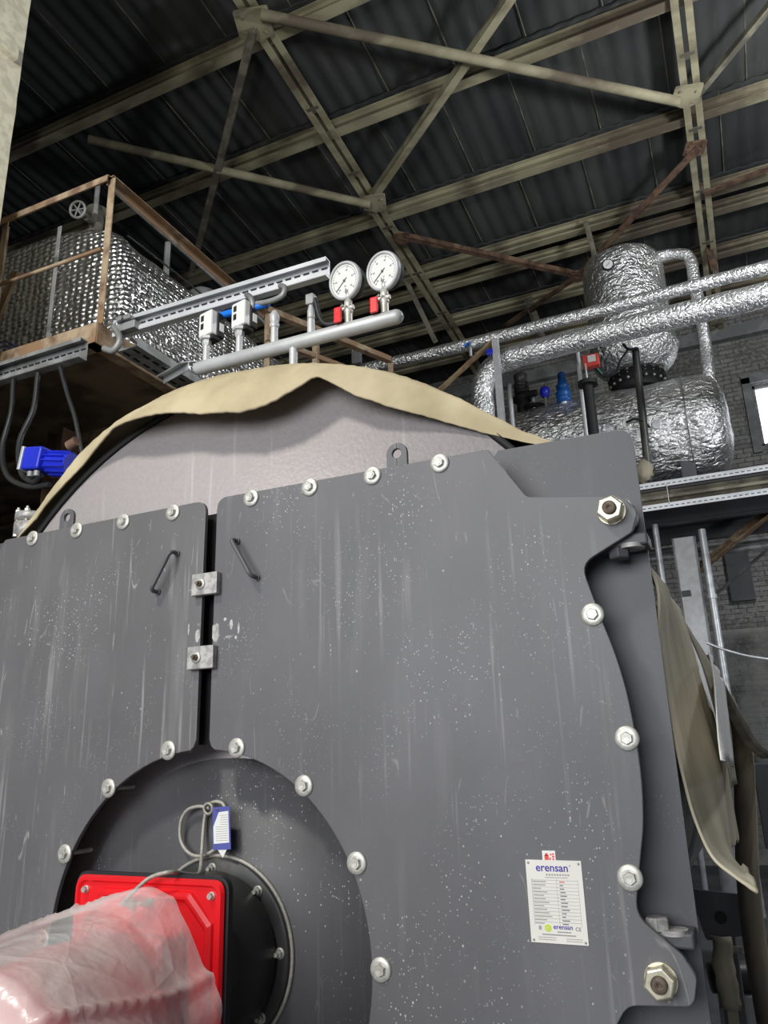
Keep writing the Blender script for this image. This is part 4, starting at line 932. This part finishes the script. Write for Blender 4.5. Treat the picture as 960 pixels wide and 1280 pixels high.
for j in range(1, 34):
    v = j/33; y = .19+v*3.9; row = []
    for a in ang:
        up_ = interp(UP, a); base = up_*(1-min(1, v*3))+1.47*min(1, v*3)
        row.append(cpt(a, base-.012*v+.012*noise.noise(Vector((a*.08, y*2.2, 9))), y))
    rows.append(row)
mb = MB(); mb.grid(rows); cl = tag(mb.build('insulation_cloth', 'canvas', solid=.007), 'beige glass cloth draped over the top of the boiler with a wavy front edge', 'cloth')
# cloth hanging down the boiler's right side
EP = [(818, 722), (824, 790), (834, 860), (845, 930), (855, 975), (868, 1022), (890, 1070), (918, 1095), (947, 1115)]
E3 = smooth_path([Vector((1.245, .18, 2.95)), Vector((1.34, .18, 2.80))]+[atY(x, y, .18) for x, y in EP], 6); rows = []
NV = 70
for i, p in enumerate(E3):
    u = i/(len(E3)-1); row = []
    xf = 1.42 if p.z > 2.68 else 1.42+.085*min(1, (2.68-p.z)/.6)
    if p.z > 2.68: xf = p.x+.01
    for k in range(NV+1):
        v = k/NV; y = .175+v*(1.25+.12*sin(p.z*9)*(u > .4)); k_ = min(1, v*2.2); k_ = k_*k_*(3-2*k_)
        x = p.x*(1-k_)+xf*k_; z = p.z if u < .8 else p.z+(u-.8)/.2*k_*(.02+.03*noise.noise(Vector((y*4, 0, 0))))
        x += (.03*noise.noise(Vector((z*1.2, y*3, 1)))+.012*sin(y*13+z*2))*min(1, v*4)*(1 if u > .25 else u*4)
        if u > .96: z += .03*noise.noise(Vector((y*11, 3, 0)))+.015*noise.noise(Vector((y*45, 1, 0)))
        row.append(Vector((x, y+(.02*noise.noise(Vector((z*30, 8, 0)))+.04*noise.noise(Vector((z*8, 2, 4))))*(k == NV), z)))
    rows.append(row)
mb = MB(); mb.grid(rows); tag(mb.build('side_cloth', 'canvasside', solid=.007), 'frayed beige cloth hanging down the right flank of the boiler, corner curled outward', 'cloth')
# a second older cloth further back
def hanging(name, y0, y1, zb, label, m, x0=1.47, wob=.03, zt_=2.9, zslope=0):
    rows = []
    for i in range(30):
        u = i/29; row = []
        for k in range(25):
            v = k/24; y = y0+(y1-y0)*v; z = zt_*(1-u)+(zb+zslope*v)*u
            dz = z-BZ; xr = sqrt(max(0, 1.45**2-dz*dz)) if dz > 0 else 1.45
            row.append(Vector((max(xr, 0)+x0-1.45+wob*noise.noise(Vector((z*2, y*3, 5)))*min(1, u*2)+(.012*noise.noise(Vector((y*20, 3, 2))) if i == 29 else 0), y, z)))
        rows.append(row)
    mb = MB(); mb.grid(rows); return tag(mb.build(name, m, solid=.006), label, 'cloth')
hanging('old_side_cloth', 1.45, 3.4, 2.0, 'darker grey cloth on the boiler flank behind the frayed beige cloth', 'canvasgrey', 1.505, .03)
q_ = [atX(878, 815, 1.50), atX(898, 850, 1.505), atX(911, 960, 1.525), atX(893, 950, 1.535)]
mb = MB(); rows = []
for i in range(16):
    u = i/15; rows.append([(q_[0].lerp(q_[3], u)).lerp(q_[1].lerp(q_[2], u), k/8)+Vector((.02+.006*sin(k*1.7+u*5), 0, 0)) for k in range(9)])
mb.grid(rows)
tag(mb.build('white_sack', 'paper', solid=.003), 'strip of whitish plastic sack tucked on the boiler flank', 'sack')
def ribbon(name, pts, w, label, m='strap', group=None):
    P = smooth_path(pts, 8); rows = []
    for i, p in enumerate(P): rows.append([p+Vector((-.15*w, .4*w, 0)), p+Vector((.01, .05, 0)), p+Vector((.15*w, -.4*w, 0))])
    mb = MB(); mb.grid(rows); return tag(mb.build(name, m, solid=.004), label, 'strap', group)
ribbon('webbing_strap', [atX(882, 818, 1.40), atY(905, 868, 3.0), atY(925, 905, 2.4), atY(940, 930, 2.0), atY(962, 948, 1.6)], .22, 'dark webbing strap swooping from the boiler flank to the right edge', group='straps on the boiler flank')
ribbon('webbing_strap', [atY(905, 870, 3.2), atY(926, 930, 2.6), atY(931, 1000, 2.3), atY(934, 1090, 2.1), atY(943, 1180, 2.0), atY(957, 1260, 1.9), atY(964, 1300, 1.9)], .34, 'long brown strap hanging down along the right edge', 'canvasgrey', group='straps on the boiler flank')
# pipes, wires and gear seen low behind the right flank
mb = MB(); a, b = atY(884, 1122, 3.4), atY(916, 1158, 3.4); cc = (a+b)/2
sk = thing('machine_bracket', Vector((cc.x, 3.4, cc.z-.4)), 'dark steel bracket with a round hole below the frayed cloth', 'bracket')
P = rounded([(cc.x-.16, cc.z+.12), (cc.x+.14, cc.z+.1), (cc.x+.14, cc.z-.12), (cc.x-.1, cc.z-.16)], .02, 4)
mb.prism(P, 3.4, 3.42); mb.build('plate', 'plate', sk)
mb = MB(); mb.cyl((cc.x-.0, 3.405, cc.z-.03), (cc.x, 3.39, cc.z-.03), .035, 20); mb.build('bore', 'black', sk)
mb = MB(); mb.cyl((cc.x+.05, 3.41, cc.z-.2), (cc.x+.11, 3.38, cc.z-.2), .02, 14); mb.build('bolt', 'zinc', sk)
mb = MB(); mb.box((cc.x, 3.5, (cc.z-.14)/2), (.12, .12, cc.z-.14)); mb.build('stand', 'plate', sk)
mb = MB(); a, b = atY(902, 1170, 3.1), atY(914, 1262, 3.1); rows = []
for i in range(12): u = i/11; p = a.lerp(b, u); rows.append([p+Vector((-.06+.02*noise.noise(Vector((u*4, 0, 0))), .01*sin(u*9), 0)), p+Vector((0, -.03, 0)), p+Vector((.05+.02*noise.noise(Vector((u*5, 3, 0))), 0, 0))])
mb.grid(rows); mb.box(((a.x+b.x)/2, 3.15, b.z/2), (.05, .03, b.z)); tag(mb.build('hanging_rag', 'canvasgrey', solid=.004), 'torn grey rag over a thin stake near the lower right corner', 'rag')
p = atY(925, 1222, 4.2); pm_ = thing('floor_pump', (p.x, 4.2, 0), 'dark pump on the floor near the lower right corner', 'pump')
mb = MB(); mb.lathe([(.0, -.2), (.09, -.19), (.1, -.1), (.1, .12), (.07, .15), (.07, .2), (0, .21)], (p.x, 4.2, p.z), (.9, .3, 0), 24); mb.build('body', 'blacksteel', pm_)
mb = MB(); mb.box((p.x, 4.2, p.z/2-.04), (.3, .2, max(.1, p.z-.08))); mb.build('plinth', 'concrete', pm_, bevel=.01)

# ================================================================== FAR RIGHT: PLANT ON A STEEL GALLERY
DY = 9.2
zt1 = atY(830, 606, DY).z; zt2 = atY(830, 634, DY).z
gal = thing('steel_gallery', (0, 10.2, zt2-.1), 'steel gallery carrying the foil-wrapped tank at the right', 'platform')
mb = MB(); mb.box((1.5, 10.4, zt1-.05), (9, 2.4, .04)); mb.build('deck', 'plate', gal)
mb = MB(); zc_ = (zt1+zt2)/2; mb.box((1.5, DY+.06, zc_), (9, .012, zt1-zt2)); mb.box((1.5, DY+.03, zc_-.02), (9, .1, .035)); mb.build('edge_beam', 'rafter', gal)
for y in (10.2, 11.5):
    mb = MB(); mb.box((1.5, y, zt1-.2), (9, .014, .26)); mb.box((1.5, y, zt1-.33), (9, .14, .014)); mb.build('edge_beam', 'plate', gal)
for z, lab in ((zt1, 'upper bright perforated cable tray along the gallery edge'), (zt2, 'lower bright perforated cable tray along the gallery edge')):
    t = thing('cable_tray', (1.5, DY-.06, z-.05), lab, 'cable tray', 'bright trays on the gallery edge')
    mb = MB(); mb.box((1.5, DY-.0, z), (9, .12, .006)); mb.box((1.5, DY-.06, z-.0), (9, .005, .085))
    for i in range(120): mb.box((-2.2+i*.075, DY-.0635, z-.005), (.045, .003, .014), m=1)
    mb.build('tray', ['galv', 'printmid'], t)
mb = MB(); p = atY(834, 612, DY-.068); mb.cyl((p.x, p.y, zt1-.02), (p.x, p.y, zt2+.02), .008, 6); tag(mb.build('tie_wire', 'zinc'), 'thin wire between the two bright trays', 'wire')
# tank
TX0, TX1, TYc, TZc, TR = -2.2, 1.9, 10.3, 6.88, .86
tk = thing('feedwater_tank', (0, TYc, zt1), 'large horizontal tank wrapped in crinkled foil on the gallery', 'tank')
rows = []; nseg = 80
prof = [(0, TX0-.35), (.4, TX0-.3), (.75, TX0-.12), (1, TX0)]+[(1, TX0+(TX1-.32-TX0)*i/60) for i in range(1, 61)]+[(.985, TX1-.22), (.93, TX1-.1), (.82, TX1-.02), (.6, TX1+.05), (.3, TX1+.08), (0, TX1+.085)]
for r_, x in prof:
    row = []
    for k in range(nseg):
        t = 2*pi*k/nseg; p = Vector((x, cos(t), sin(t))); dd = 1+.022*noise.noise(Vector((x*2.5, cos(t)*3, sin(t)*3)))+.01*noise.noise(Vector((x*9, cos(t)*9, sin(t)*9)))
        row.append(Vector((x+.02*noise.noise(p*4), TYc+TR*r_*dd*cos(t), TZc+TR*r_*dd*sin(t))))
    rows.append(row+[row[0]])
mb = MB(); mb.grid(rows); mb.build('foil_jacket', 'foilcrinkle', tk, weld=True)
for x in (-1.3, 1.3):
    mb = MB(); mb.box((x, TYc, (zt1+TZc-TR*.6)/2-.02), (.2, 1.1, TZc-TR*.6-zt1)); mb.build('cradle', 'plate', tk)
xw = atY(862, 500, TYc-TR).x
mb = MB(); mb.torus((atY(858, 520, 9.6).x, TYc, TZc), (1, 0, 0), TR+.02, .012, 60, 6); mb.build('tie_wire', 'galvgrey', tk)
p = atY(821, 532, TYc-TR*.95); mb = MB(); mb.lathe([(.075, 0), (.075, .04), (.06, .045)], p+Vector((0, -.01, 0)), (0, -1, .0), 24); mb.build('thermometer', 'galv', tk)
mb = MB(); a_ = [atY(783, 528, 9.35), atY(793, 524, 9.3), atY(803, 526, 9.3), atY(812, 534, 9.4)]; mb.tube(smooth_path(a_), .018, 8); mb.build('sensor_lead', 'black', tk)
# yellowish insulation wool at the tank's foot
mb = MB(); rows = []; p0 = atY(806, 590, 9.35)
for i in range(14):
    t = pi*i/13; rows.append([p0+Vector((.0+.13*sin(t)*cos(q)*(1+.5*noise.noise(Vector((t*2, q, 0)))), .1*sin(t)*sin(q), .2*cos(t)*(1+.3*noise.noise(Vector((t, q, 0)))))) for q in [2*pi*k/18 for k in range(19)]])
mb.grid(rows); tag(mb.build('wool_wad', 'canvasgrey'), 'yellowish wad of insulation wool below the foil tank', 'insulation wool')
# dome vessel
VC = Vector((.705, TYc, 0))
zn = 7.93
dv = thing('foil_dome_vessel', (VC.x, TYc, zn), 'upright vessel wrapped in foil standing on the horizontal tank', 'vessel')
mb = MB(); rows = []
prof = [(.3, zn+.05), (.5, zn+.16), (.64, zn+.30), (.72, zn+.50), (.69, zn+.68), (.665, zn+.95), (.67, zn+1.3), (.67, zn+1.6), (.67, zn+1.95), (.655, zn+2.12), (.6, zn+2.24), (.4, zn+2.32), (0, zn+2.34)]
P_ = smooth_path([Vector((a, b, 0)) for a, b in prof], 5)
for q in P_:
    row = []
    for k in range(72):
        t = 2*pi*k/72; dd = 1+.03*noise.noise(Vector((cos(t)*3, sin(t)*3, q.y*2.5)))+.012*noise.noise(Vector((cos(t)*9, sin(t)*9, q.y*9)))
        row.append(Vector((VC.x+max(0, q.x)*dd*cos(t), VC.y+max(0, q.x)*dd*sin(t), q.y)))
    rows.append(row+[row[0]])
mb.grid(rows); mb.build('foil_jacket', 'foilcrinkle', dv, weld=True)
mb = MB(); mb.lathe([(.40, -.2), (.40, -.07), (.46, -.06), (.46, .0), (.44, .01), (.46, .02), (.46, .075), (.38, .085), (.34, .1)], (VC.x, VC.y, zn-.02), (0, 0, 1), 56); mb.build('flange', 'black', dv)
fb = None
for k in range(20):
    t = 2*pi*k/20+.1; p = Vector((VC.x+.445*cos(t), VC.y+.445*sin(t), zn-.12))
    if fb is None: mb = MB(); mb.cyl(p, p+Vector((0, 0, .2)), .012, 8); mb.hexa(p+Vector((0, 0, .15)), (0, 0, 1), .028, .03); mb.hexa(p, (0, 0, 1), .024, .03); fb = mb.build('bolt', 'cast', dv)
    else: copy_part(fb, Vector((p.x, p.y, BASE[fb].z)), dv)
p = atY(760, 331, TYc-.68); mb = MB(); gau = thing('dial_thermometer', p-Vector((0, 0, .1)), 'small white dial with black rim on the foil dome vessel', 'gauge')
nn = Vector((.1, -1, -.15)).normalized(); mb.lathe([(.085, -.05), (.095, -.04), (.095, .02), (.08, .022)], p, nn, 28); mb.build('case', 'black', gau)
mb = MB(); mb.lathe([(.078, 0), (.078, .006)], p+nn*.02, nn, 28); mb.build('dial', 'white', gau)
mb = MB(); mb.bar(p+nn*.028+Vector((-.03, 0, -.03)), p+nn*.028+Vector((.03, 0, .03)), .01, .003, up=nn); mb.build('needle', 'printmid', gau)
# foil pipes
def foilpipe(pts, r, label, n=6, m='foilpipe', sag=.0):
    P = smooth_path(pts, n); Q = []
    for i in range(len(P)-1):
        L = (P[i+1]-P[i]).length; k = max(1, int(L/.09))
        for j in range(k): Q.append(P[i].lerp(P[i+1], j/k))
    Q.append(P[-1]); ns = 26
    mb = MB(); vs = []; prev = None
    rs = [r*(1+.05*noise.noise(Vector((i*.35, r*50, 0)))+.02*noise.noise(Vector((i*1.7, 0, 4)))) for i in range(len(Q))]
    mb.tube(Q, rs, ns)
    for v in mb.v:
        d = noise.noise_vector(v*7)*.012; v += d
    return tag(mb.build('foil_wrapped_pipe', m), label, 'pipe')
PYY = 8.3
foilpipe([atY(452, 462, PYY), atY(560, 437, PYY), atY(700, 401, PYY), atY(840, 365, PYY), atY(975, 330, PYY), atY(1060, 308, PYY)], .095, 'thinner foil-wrapped pipe, upper one crossing in front of the dome vessel')
foilpipe([atY(607, 600, 8.0), atY(604, 520, 8.0), atY(603, 487, 8.0), atY(612, 464, 8.0), atY(635, 449, 8.0), atY(680, 436, 8.0), atY(780, 411, 8.0), atY(880, 387, 8.0), atY(975, 364, 8.0), atY(1060, 343, 8.0)], .165, 'thick foil-wrapped pipe bending down at its left end behind the boiler')
foilpipe([atY(812, 323, 10.3), atY(838, 318, 10.3), atY(856, 318, 10.3), atY(864, 328, 10.3), atY(868, 352, 10.3), atY(876, 395, 10.3), atY(882, 430, 10.3), atY(886, 470, 10.3), atY(888, 500, 10.3)], .095, 'foil-wrapped vent pipe bending from the dome vessel head down its right side')
# small fittings between the pipe and the tank
def post(p, q, Y, r, label, m='galvgrey', cat='pipe', sqr=False):
    a, b = atY(*p, Y), atY(*q, Y); b.x = a.x = (a.x+b.x)/2; b.z = 0; mb = MB()
    if sqr: mb.bar(a, b, r*2, r*2)
    else: mb.cyl(a, b, r, 14)
    return tag(mb.build('upright_pipe' if not sqr else 'upright_post', m), label, cat)
post((617, 425), (632, 560), 7.4, .042, 'grey square post left of the thick foil pipe bend', 'silverpaint', 'post', True)
post((637, 480), (643, 560), 8.6, .035, 'short pale upright pipe beside the black relief valve', 'silverpaint')
post((722, 440), (728, 500), 8.7, .035, 'pale thin pipe behind the black stub pipe', 'silverpaint')
bs = atY(735, 482, 8.4); be = atY(742, 580, 8.4)
t = thing('black_vent_pipe', (bs.x, 8.4, 0), 'black flanged vertical pipe just behind the boiler top plate', 'pipe')
mb = MB(); mb.cyl((bs.x, 8.4, 0), (bs.x, 8.4, bs.z), .075, 20); mb.build('pipe', 'black', t)
mb = MB(); mb.cyl((bs.x, 8.4, bs.z), (bs.x, 8.4, bs.z+.06), .14, 28); mb.build('flange', 'black', t)
mb = MB(); mb.cyl((bs.x-.0, 8.4, bs.z+.06), (bs.x, 8.4, bs.z+.35), .012, 8); mb.build('rod', 'white', t)
a, b = atY(794, 436, 9.35), atY(812, 602, 9.35); mb = MB(); mb.cyl(a, b, .055, 16, r2=.06); mb.cyl(b, b+(b-a).normalized()*.08, .06, 16, r2=.01); tag(mb.build('dark_upright_pole', 'blacksteel'), 'slim dark pole standing in front of the foil dome vessel', 'pole')
mb = MB(); mb.tube(smooth_path([atY(797, 437, 9.3), atY(785, 436, 9.28), atY(779, 430, 9.28)]), .02, 8); mb.tube(smooth_path([atY(785, 437, 9.3), atY(775, 452, 9.25), atY(770, 466, 9.1), atY(755, 470, 9.1), atY(744, 460, 9.1)]), .018, 8); tag(mb.build('black_wire', 'black'), 'black wire drooping in front of the dome vessel neck', 'wire')
mb = MB(); mb.tube(smooth_path([atY(752, 468, 9.15), atY(745, 460, 9.1), atY(740, 452, 9.1)]), .022, 8); tag(mb.build('green_wire', 'green'), 'short green wire beside the red control box', 'wire')
c = atY(739, 452, 9.0); t = thing('control_box', c-Vector((0, 0, .12)), 'small red box with white face under the thick foil pipe', 'control box')
mb = MB(); mb.box(c, (.24, .12, .2)); mb.build('case', 'redprint', t, bevel=.01)
mb = MB(); mb.box(c+Vector((.02, -.064, .02)), (.12, .006, .11)); mb.build('window', 'white', t)
# black relief valve
Ty = 9.9; ztop = TZc+TR
def fit_base(px, py, Y): p = atY(px, py, Y); return p
c = fit_base(653, 505, Ty); t = thing('relief_valve', c, 'black relief valve with stacked rings on the foil tank', 'valve')
c = atY(653, 500, Ty)
mb = MB(); mb.lathe([(.1, -.25), (.1, -.02), (.17, -.01), (.17, .04), (.1, .05), (.09, .1)], c, (0, 0, 1), 20); mb.cyl(c+Vector((.05, -.1, .04)), c+Vector((.28, -.12, .02)), .06, 14); mb.build('body', 'black', t)
mb = MB(); mb.lathe([(.09, .1), (.13, .12), (.13, .16), (.08, .17), (.13, .19), (.13, .23), (.08, .24), (.13, .26), (.13, .30), (.08, .31), (.11, .33), (.12, .46), (.1, .48), (0, .49)], c, (0, 0, 1), 20); mb.build('bonnet', 'blacksteel', t)
c = atY(668, 508, Ty); t = thing('small_globe_valve', c-Vector((0, 0, .1)), 'small pale valve with a black disc handle on the foil tank', 'valve')
mb = MB(); mb.lathe([(.05, -.2), (.05, 0), (.08, .02), (.05, .06), (.04, .14), (.07, .15), (.07, .18), (.0, .2)], c, (0, 0, 1), 16); mb.build('body', 'galv', t)
mb = MB(); mb.lathe([(.19, -.04), (.19, -.01), (.06, .01)], c, (0, 0, 1), 24); mb.build('disc', 'black', t)
c = atY(681, 490, Ty-.1); t = thing('blue_float_switch', c-Vector((0, 0, .4)), 'round dark blue float switch between the two tall valves', 'switch')
mb = MB(); mb.lathe([(.0, -.1), (.06, -.09), (.085, -.03), (.085, .03), (.06, .08), (.0, .09)], c, (0, 0, 1), 20); mb.build('housing', 'blue', t)
mb = MB(); mb.cyl(c, c-Vector((0, 0, .35)), .02, 10); mb.cyl(c, c+Vector((.02, 0, .16)), .015, 8); mb.build('stem', 'galvgrey', t)
c = atY(705, 500, Ty-.1); t = thing('blue_valve', c-Vector((0, 0, .3)), 'tall bright blue safety valve on the foil tank', 'valve')
mb = MB(); mb.lathe([(.05, -.25), (.06, -.03), (.12, -.02), (.12, .03), (.11, .05), (.125, .09), (.125, .14), (.1, .16), (.1, .2)], c, (0, 0, 1), 22); mb.build('body', 'bluevalve', t)
mb = MB(); mb.lathe([(.1, .2), (.11, .22), (.11, .26), (.085, .28), (.07, .36), (.06, .42), (.065, .43), (.065, .47), (.04, .5), (0, .51)], c, (0, 0, 1), 22); mb.build('bonnet', 'bluevalve', t)
mb = MB(); mb.cyl(c+Vector((0, 0, -.3)), c+Vector((0, 0, -.05)), .065, 14); mb.build('neck', 'galv', t)
# blue valve with lever left of the thick pipe, and board-like brace
c = atY(588, 434, 8.18); t = thing('hose_tap', c-Vector((0, 0, .1)), 'small tap with a blue handle left of the thick foil pipe', 'tap')
mb = MB(); mb.cyl(c-Vector((0, 0, .15)), c+Vector((0, 0, .02)), .022, 10); mb.lathe([(0, -.05), (.05, -.03), (.05, .03), (0, .05)], c+Vector((.04, 0, .03)), (0, 0, 1), 14); mb.build('body', 'galv', t)
mb = MB(); mb.tube(smooth_path([c+Vector((.03, 0, .06)), c+Vector((-.04, 0, .07)), c+Vector((-.1, 0, .04))]), .022, 10); mb.build('handle', 'bluehose', t)
c = atY(613, 441, 7.4); mb = MB(); mb.box(c, (.1, .1, .08)); tag(mb.build('blue_solenoid', 'blue', bevel=.01), 'tiny dark blue solenoid behind the post left of the foil pipe', 'solenoid')
member((545, 492), (619, 424), 7.45, 'tan wooden-looking strut left of the thick foil pipe bend', .09, 'wood')
c = atY(447, 447, 5.2); mb = MB(); mb.box(c, (.09, .06, .16)); mb.box(c+Vector((-.06, 0, .03)), (.02, .04, .2)); tag(mb.build('wall_bracket', 'printmid', bevel=.006), 'small dark box between the rails behind the manifold', 'bracket')

# ------------------------------------------------------------------ supports below the gallery
c0, c1 = atY(853, 674, 10.6), atY(871, 790, 10.6)
cxp = (atY(853, 674, 10.6).x+atY(873, 790, 10.6).x)/2
t = thing('gallery_column', (cxp, 10.6, 0), 'pale grey steel column under the gallery, seen right of the boiler', 'column')
ztop_ = atY(853, 672, 10.6).z
mb = MB(); mb.box((cxp, 10.6, ztop_/2), (.3, .02, ztop_)); mb.build('face', 'silverpaint', t)
for s_ in (-1, 1):
    mb = MB(); mb.box((cxp+s_*.16, 10.66, ztop_/2), (.03, .16, ztop_)); mb.build('flange', 'concrete', t)
mb = MB(); p = atY(858, 742, 10.58); mb.box((p.x, 10.57, p.z), (.13, .04, .09)); mb.build('socket_hole', 'plate', t)
def vpipe(x0, y0, x1, y1, Y, r, label, m='galv'):
    a, b = atY(x0, y0, Y), atY(x1, y1, Y); x = (a.x+b.x)/2; mb = MB(); mb.cyl((x, Y, a.z), (x, Y, 0), r, 14)
    for z in (a.z*.45, a.z*.8): mb.cyl((x, Y, z), (x, Y, z+.06), r*1.3, 14)
    return tag(mb.build('vertical_pipe', m), label, 'pipe', 'vertical pipes under the gallery')
vpipe(818, 656, 832, 750, 10.0, .045, 'thin grey vertical pipe nearest the boiler plate under the gallery')
vpipe(877, 662, 914, 900, 10.0, .055, 'grey vertical pipe right of the pale gallery column')
for (p, q, Y, r, lab) in (((806, 700), (975, 680), 11.4, .06, 'upper horizontal pipe behind the gallery column'), ((806, 692), (975, 671), 12.2, .05, 'thin horizontal pipe just above and behind the other')):
    mb = MB(); a, b = atY(*p, Y), atY(*q, Y); mb.cyl(a-(b-a)*.3, b+(b-a)*.6, r, 12); tag(mb.build('horizontal_pipe', 'galvgrey'), lab, 'pipe')
member((872, 712), (962, 640), 11.0, 'orange rusty diagonal brace under the gallery', .16, 'rust')
member((896, 742), (965, 682), 12.5, 'thin dark diagonal rod behind the rusty brace', .05, 'galvgrey')
hose('slack_cable', [atY(884, 804, 9.5), atY(905, 812, 9.5), atY(935, 820, 9.5), atY(975, 826, 9.5)], .018, 'slack pale cable crossing the whitewashed brick at the right', 'galv', 'cable', False)
# dark box row under the gallery (windows openings / panels in the wall)
for k, (x0, y0, x1, y1) in enumerate(((905, 690, 945, 750),)):
    a, b = atY(x0, y0, WY-.05), atY(x1, y1, WY-.05); mb = MB(); mb.box(((a.x+b.x)/2, WY-.08, (a.z+b.z)/2), (abs(b.x-a.x), .14, abs(a.z-b.z))); tag(mb.build('wall_panel', 'plate'), 'dark blue-grey panel on the wall under the gallery', 'panel')
mb = MB(); a, b = atY(940, 955, 7), atY(940, 1060, 7); mb.box((a.x+.25, 7.2, (a.z+b.z)/2), (.5, .5, a.z-b.z)); mb.box((a.x+.25, 7.2, b.z/2), (.4, .4, b.z)); tag(mb.build('switch_cabinet', 'plate', bevel=.01), 'dark cabinet at the right edge behind the hanging strap', 'cabinet')

bpy.context.view_layer.update()
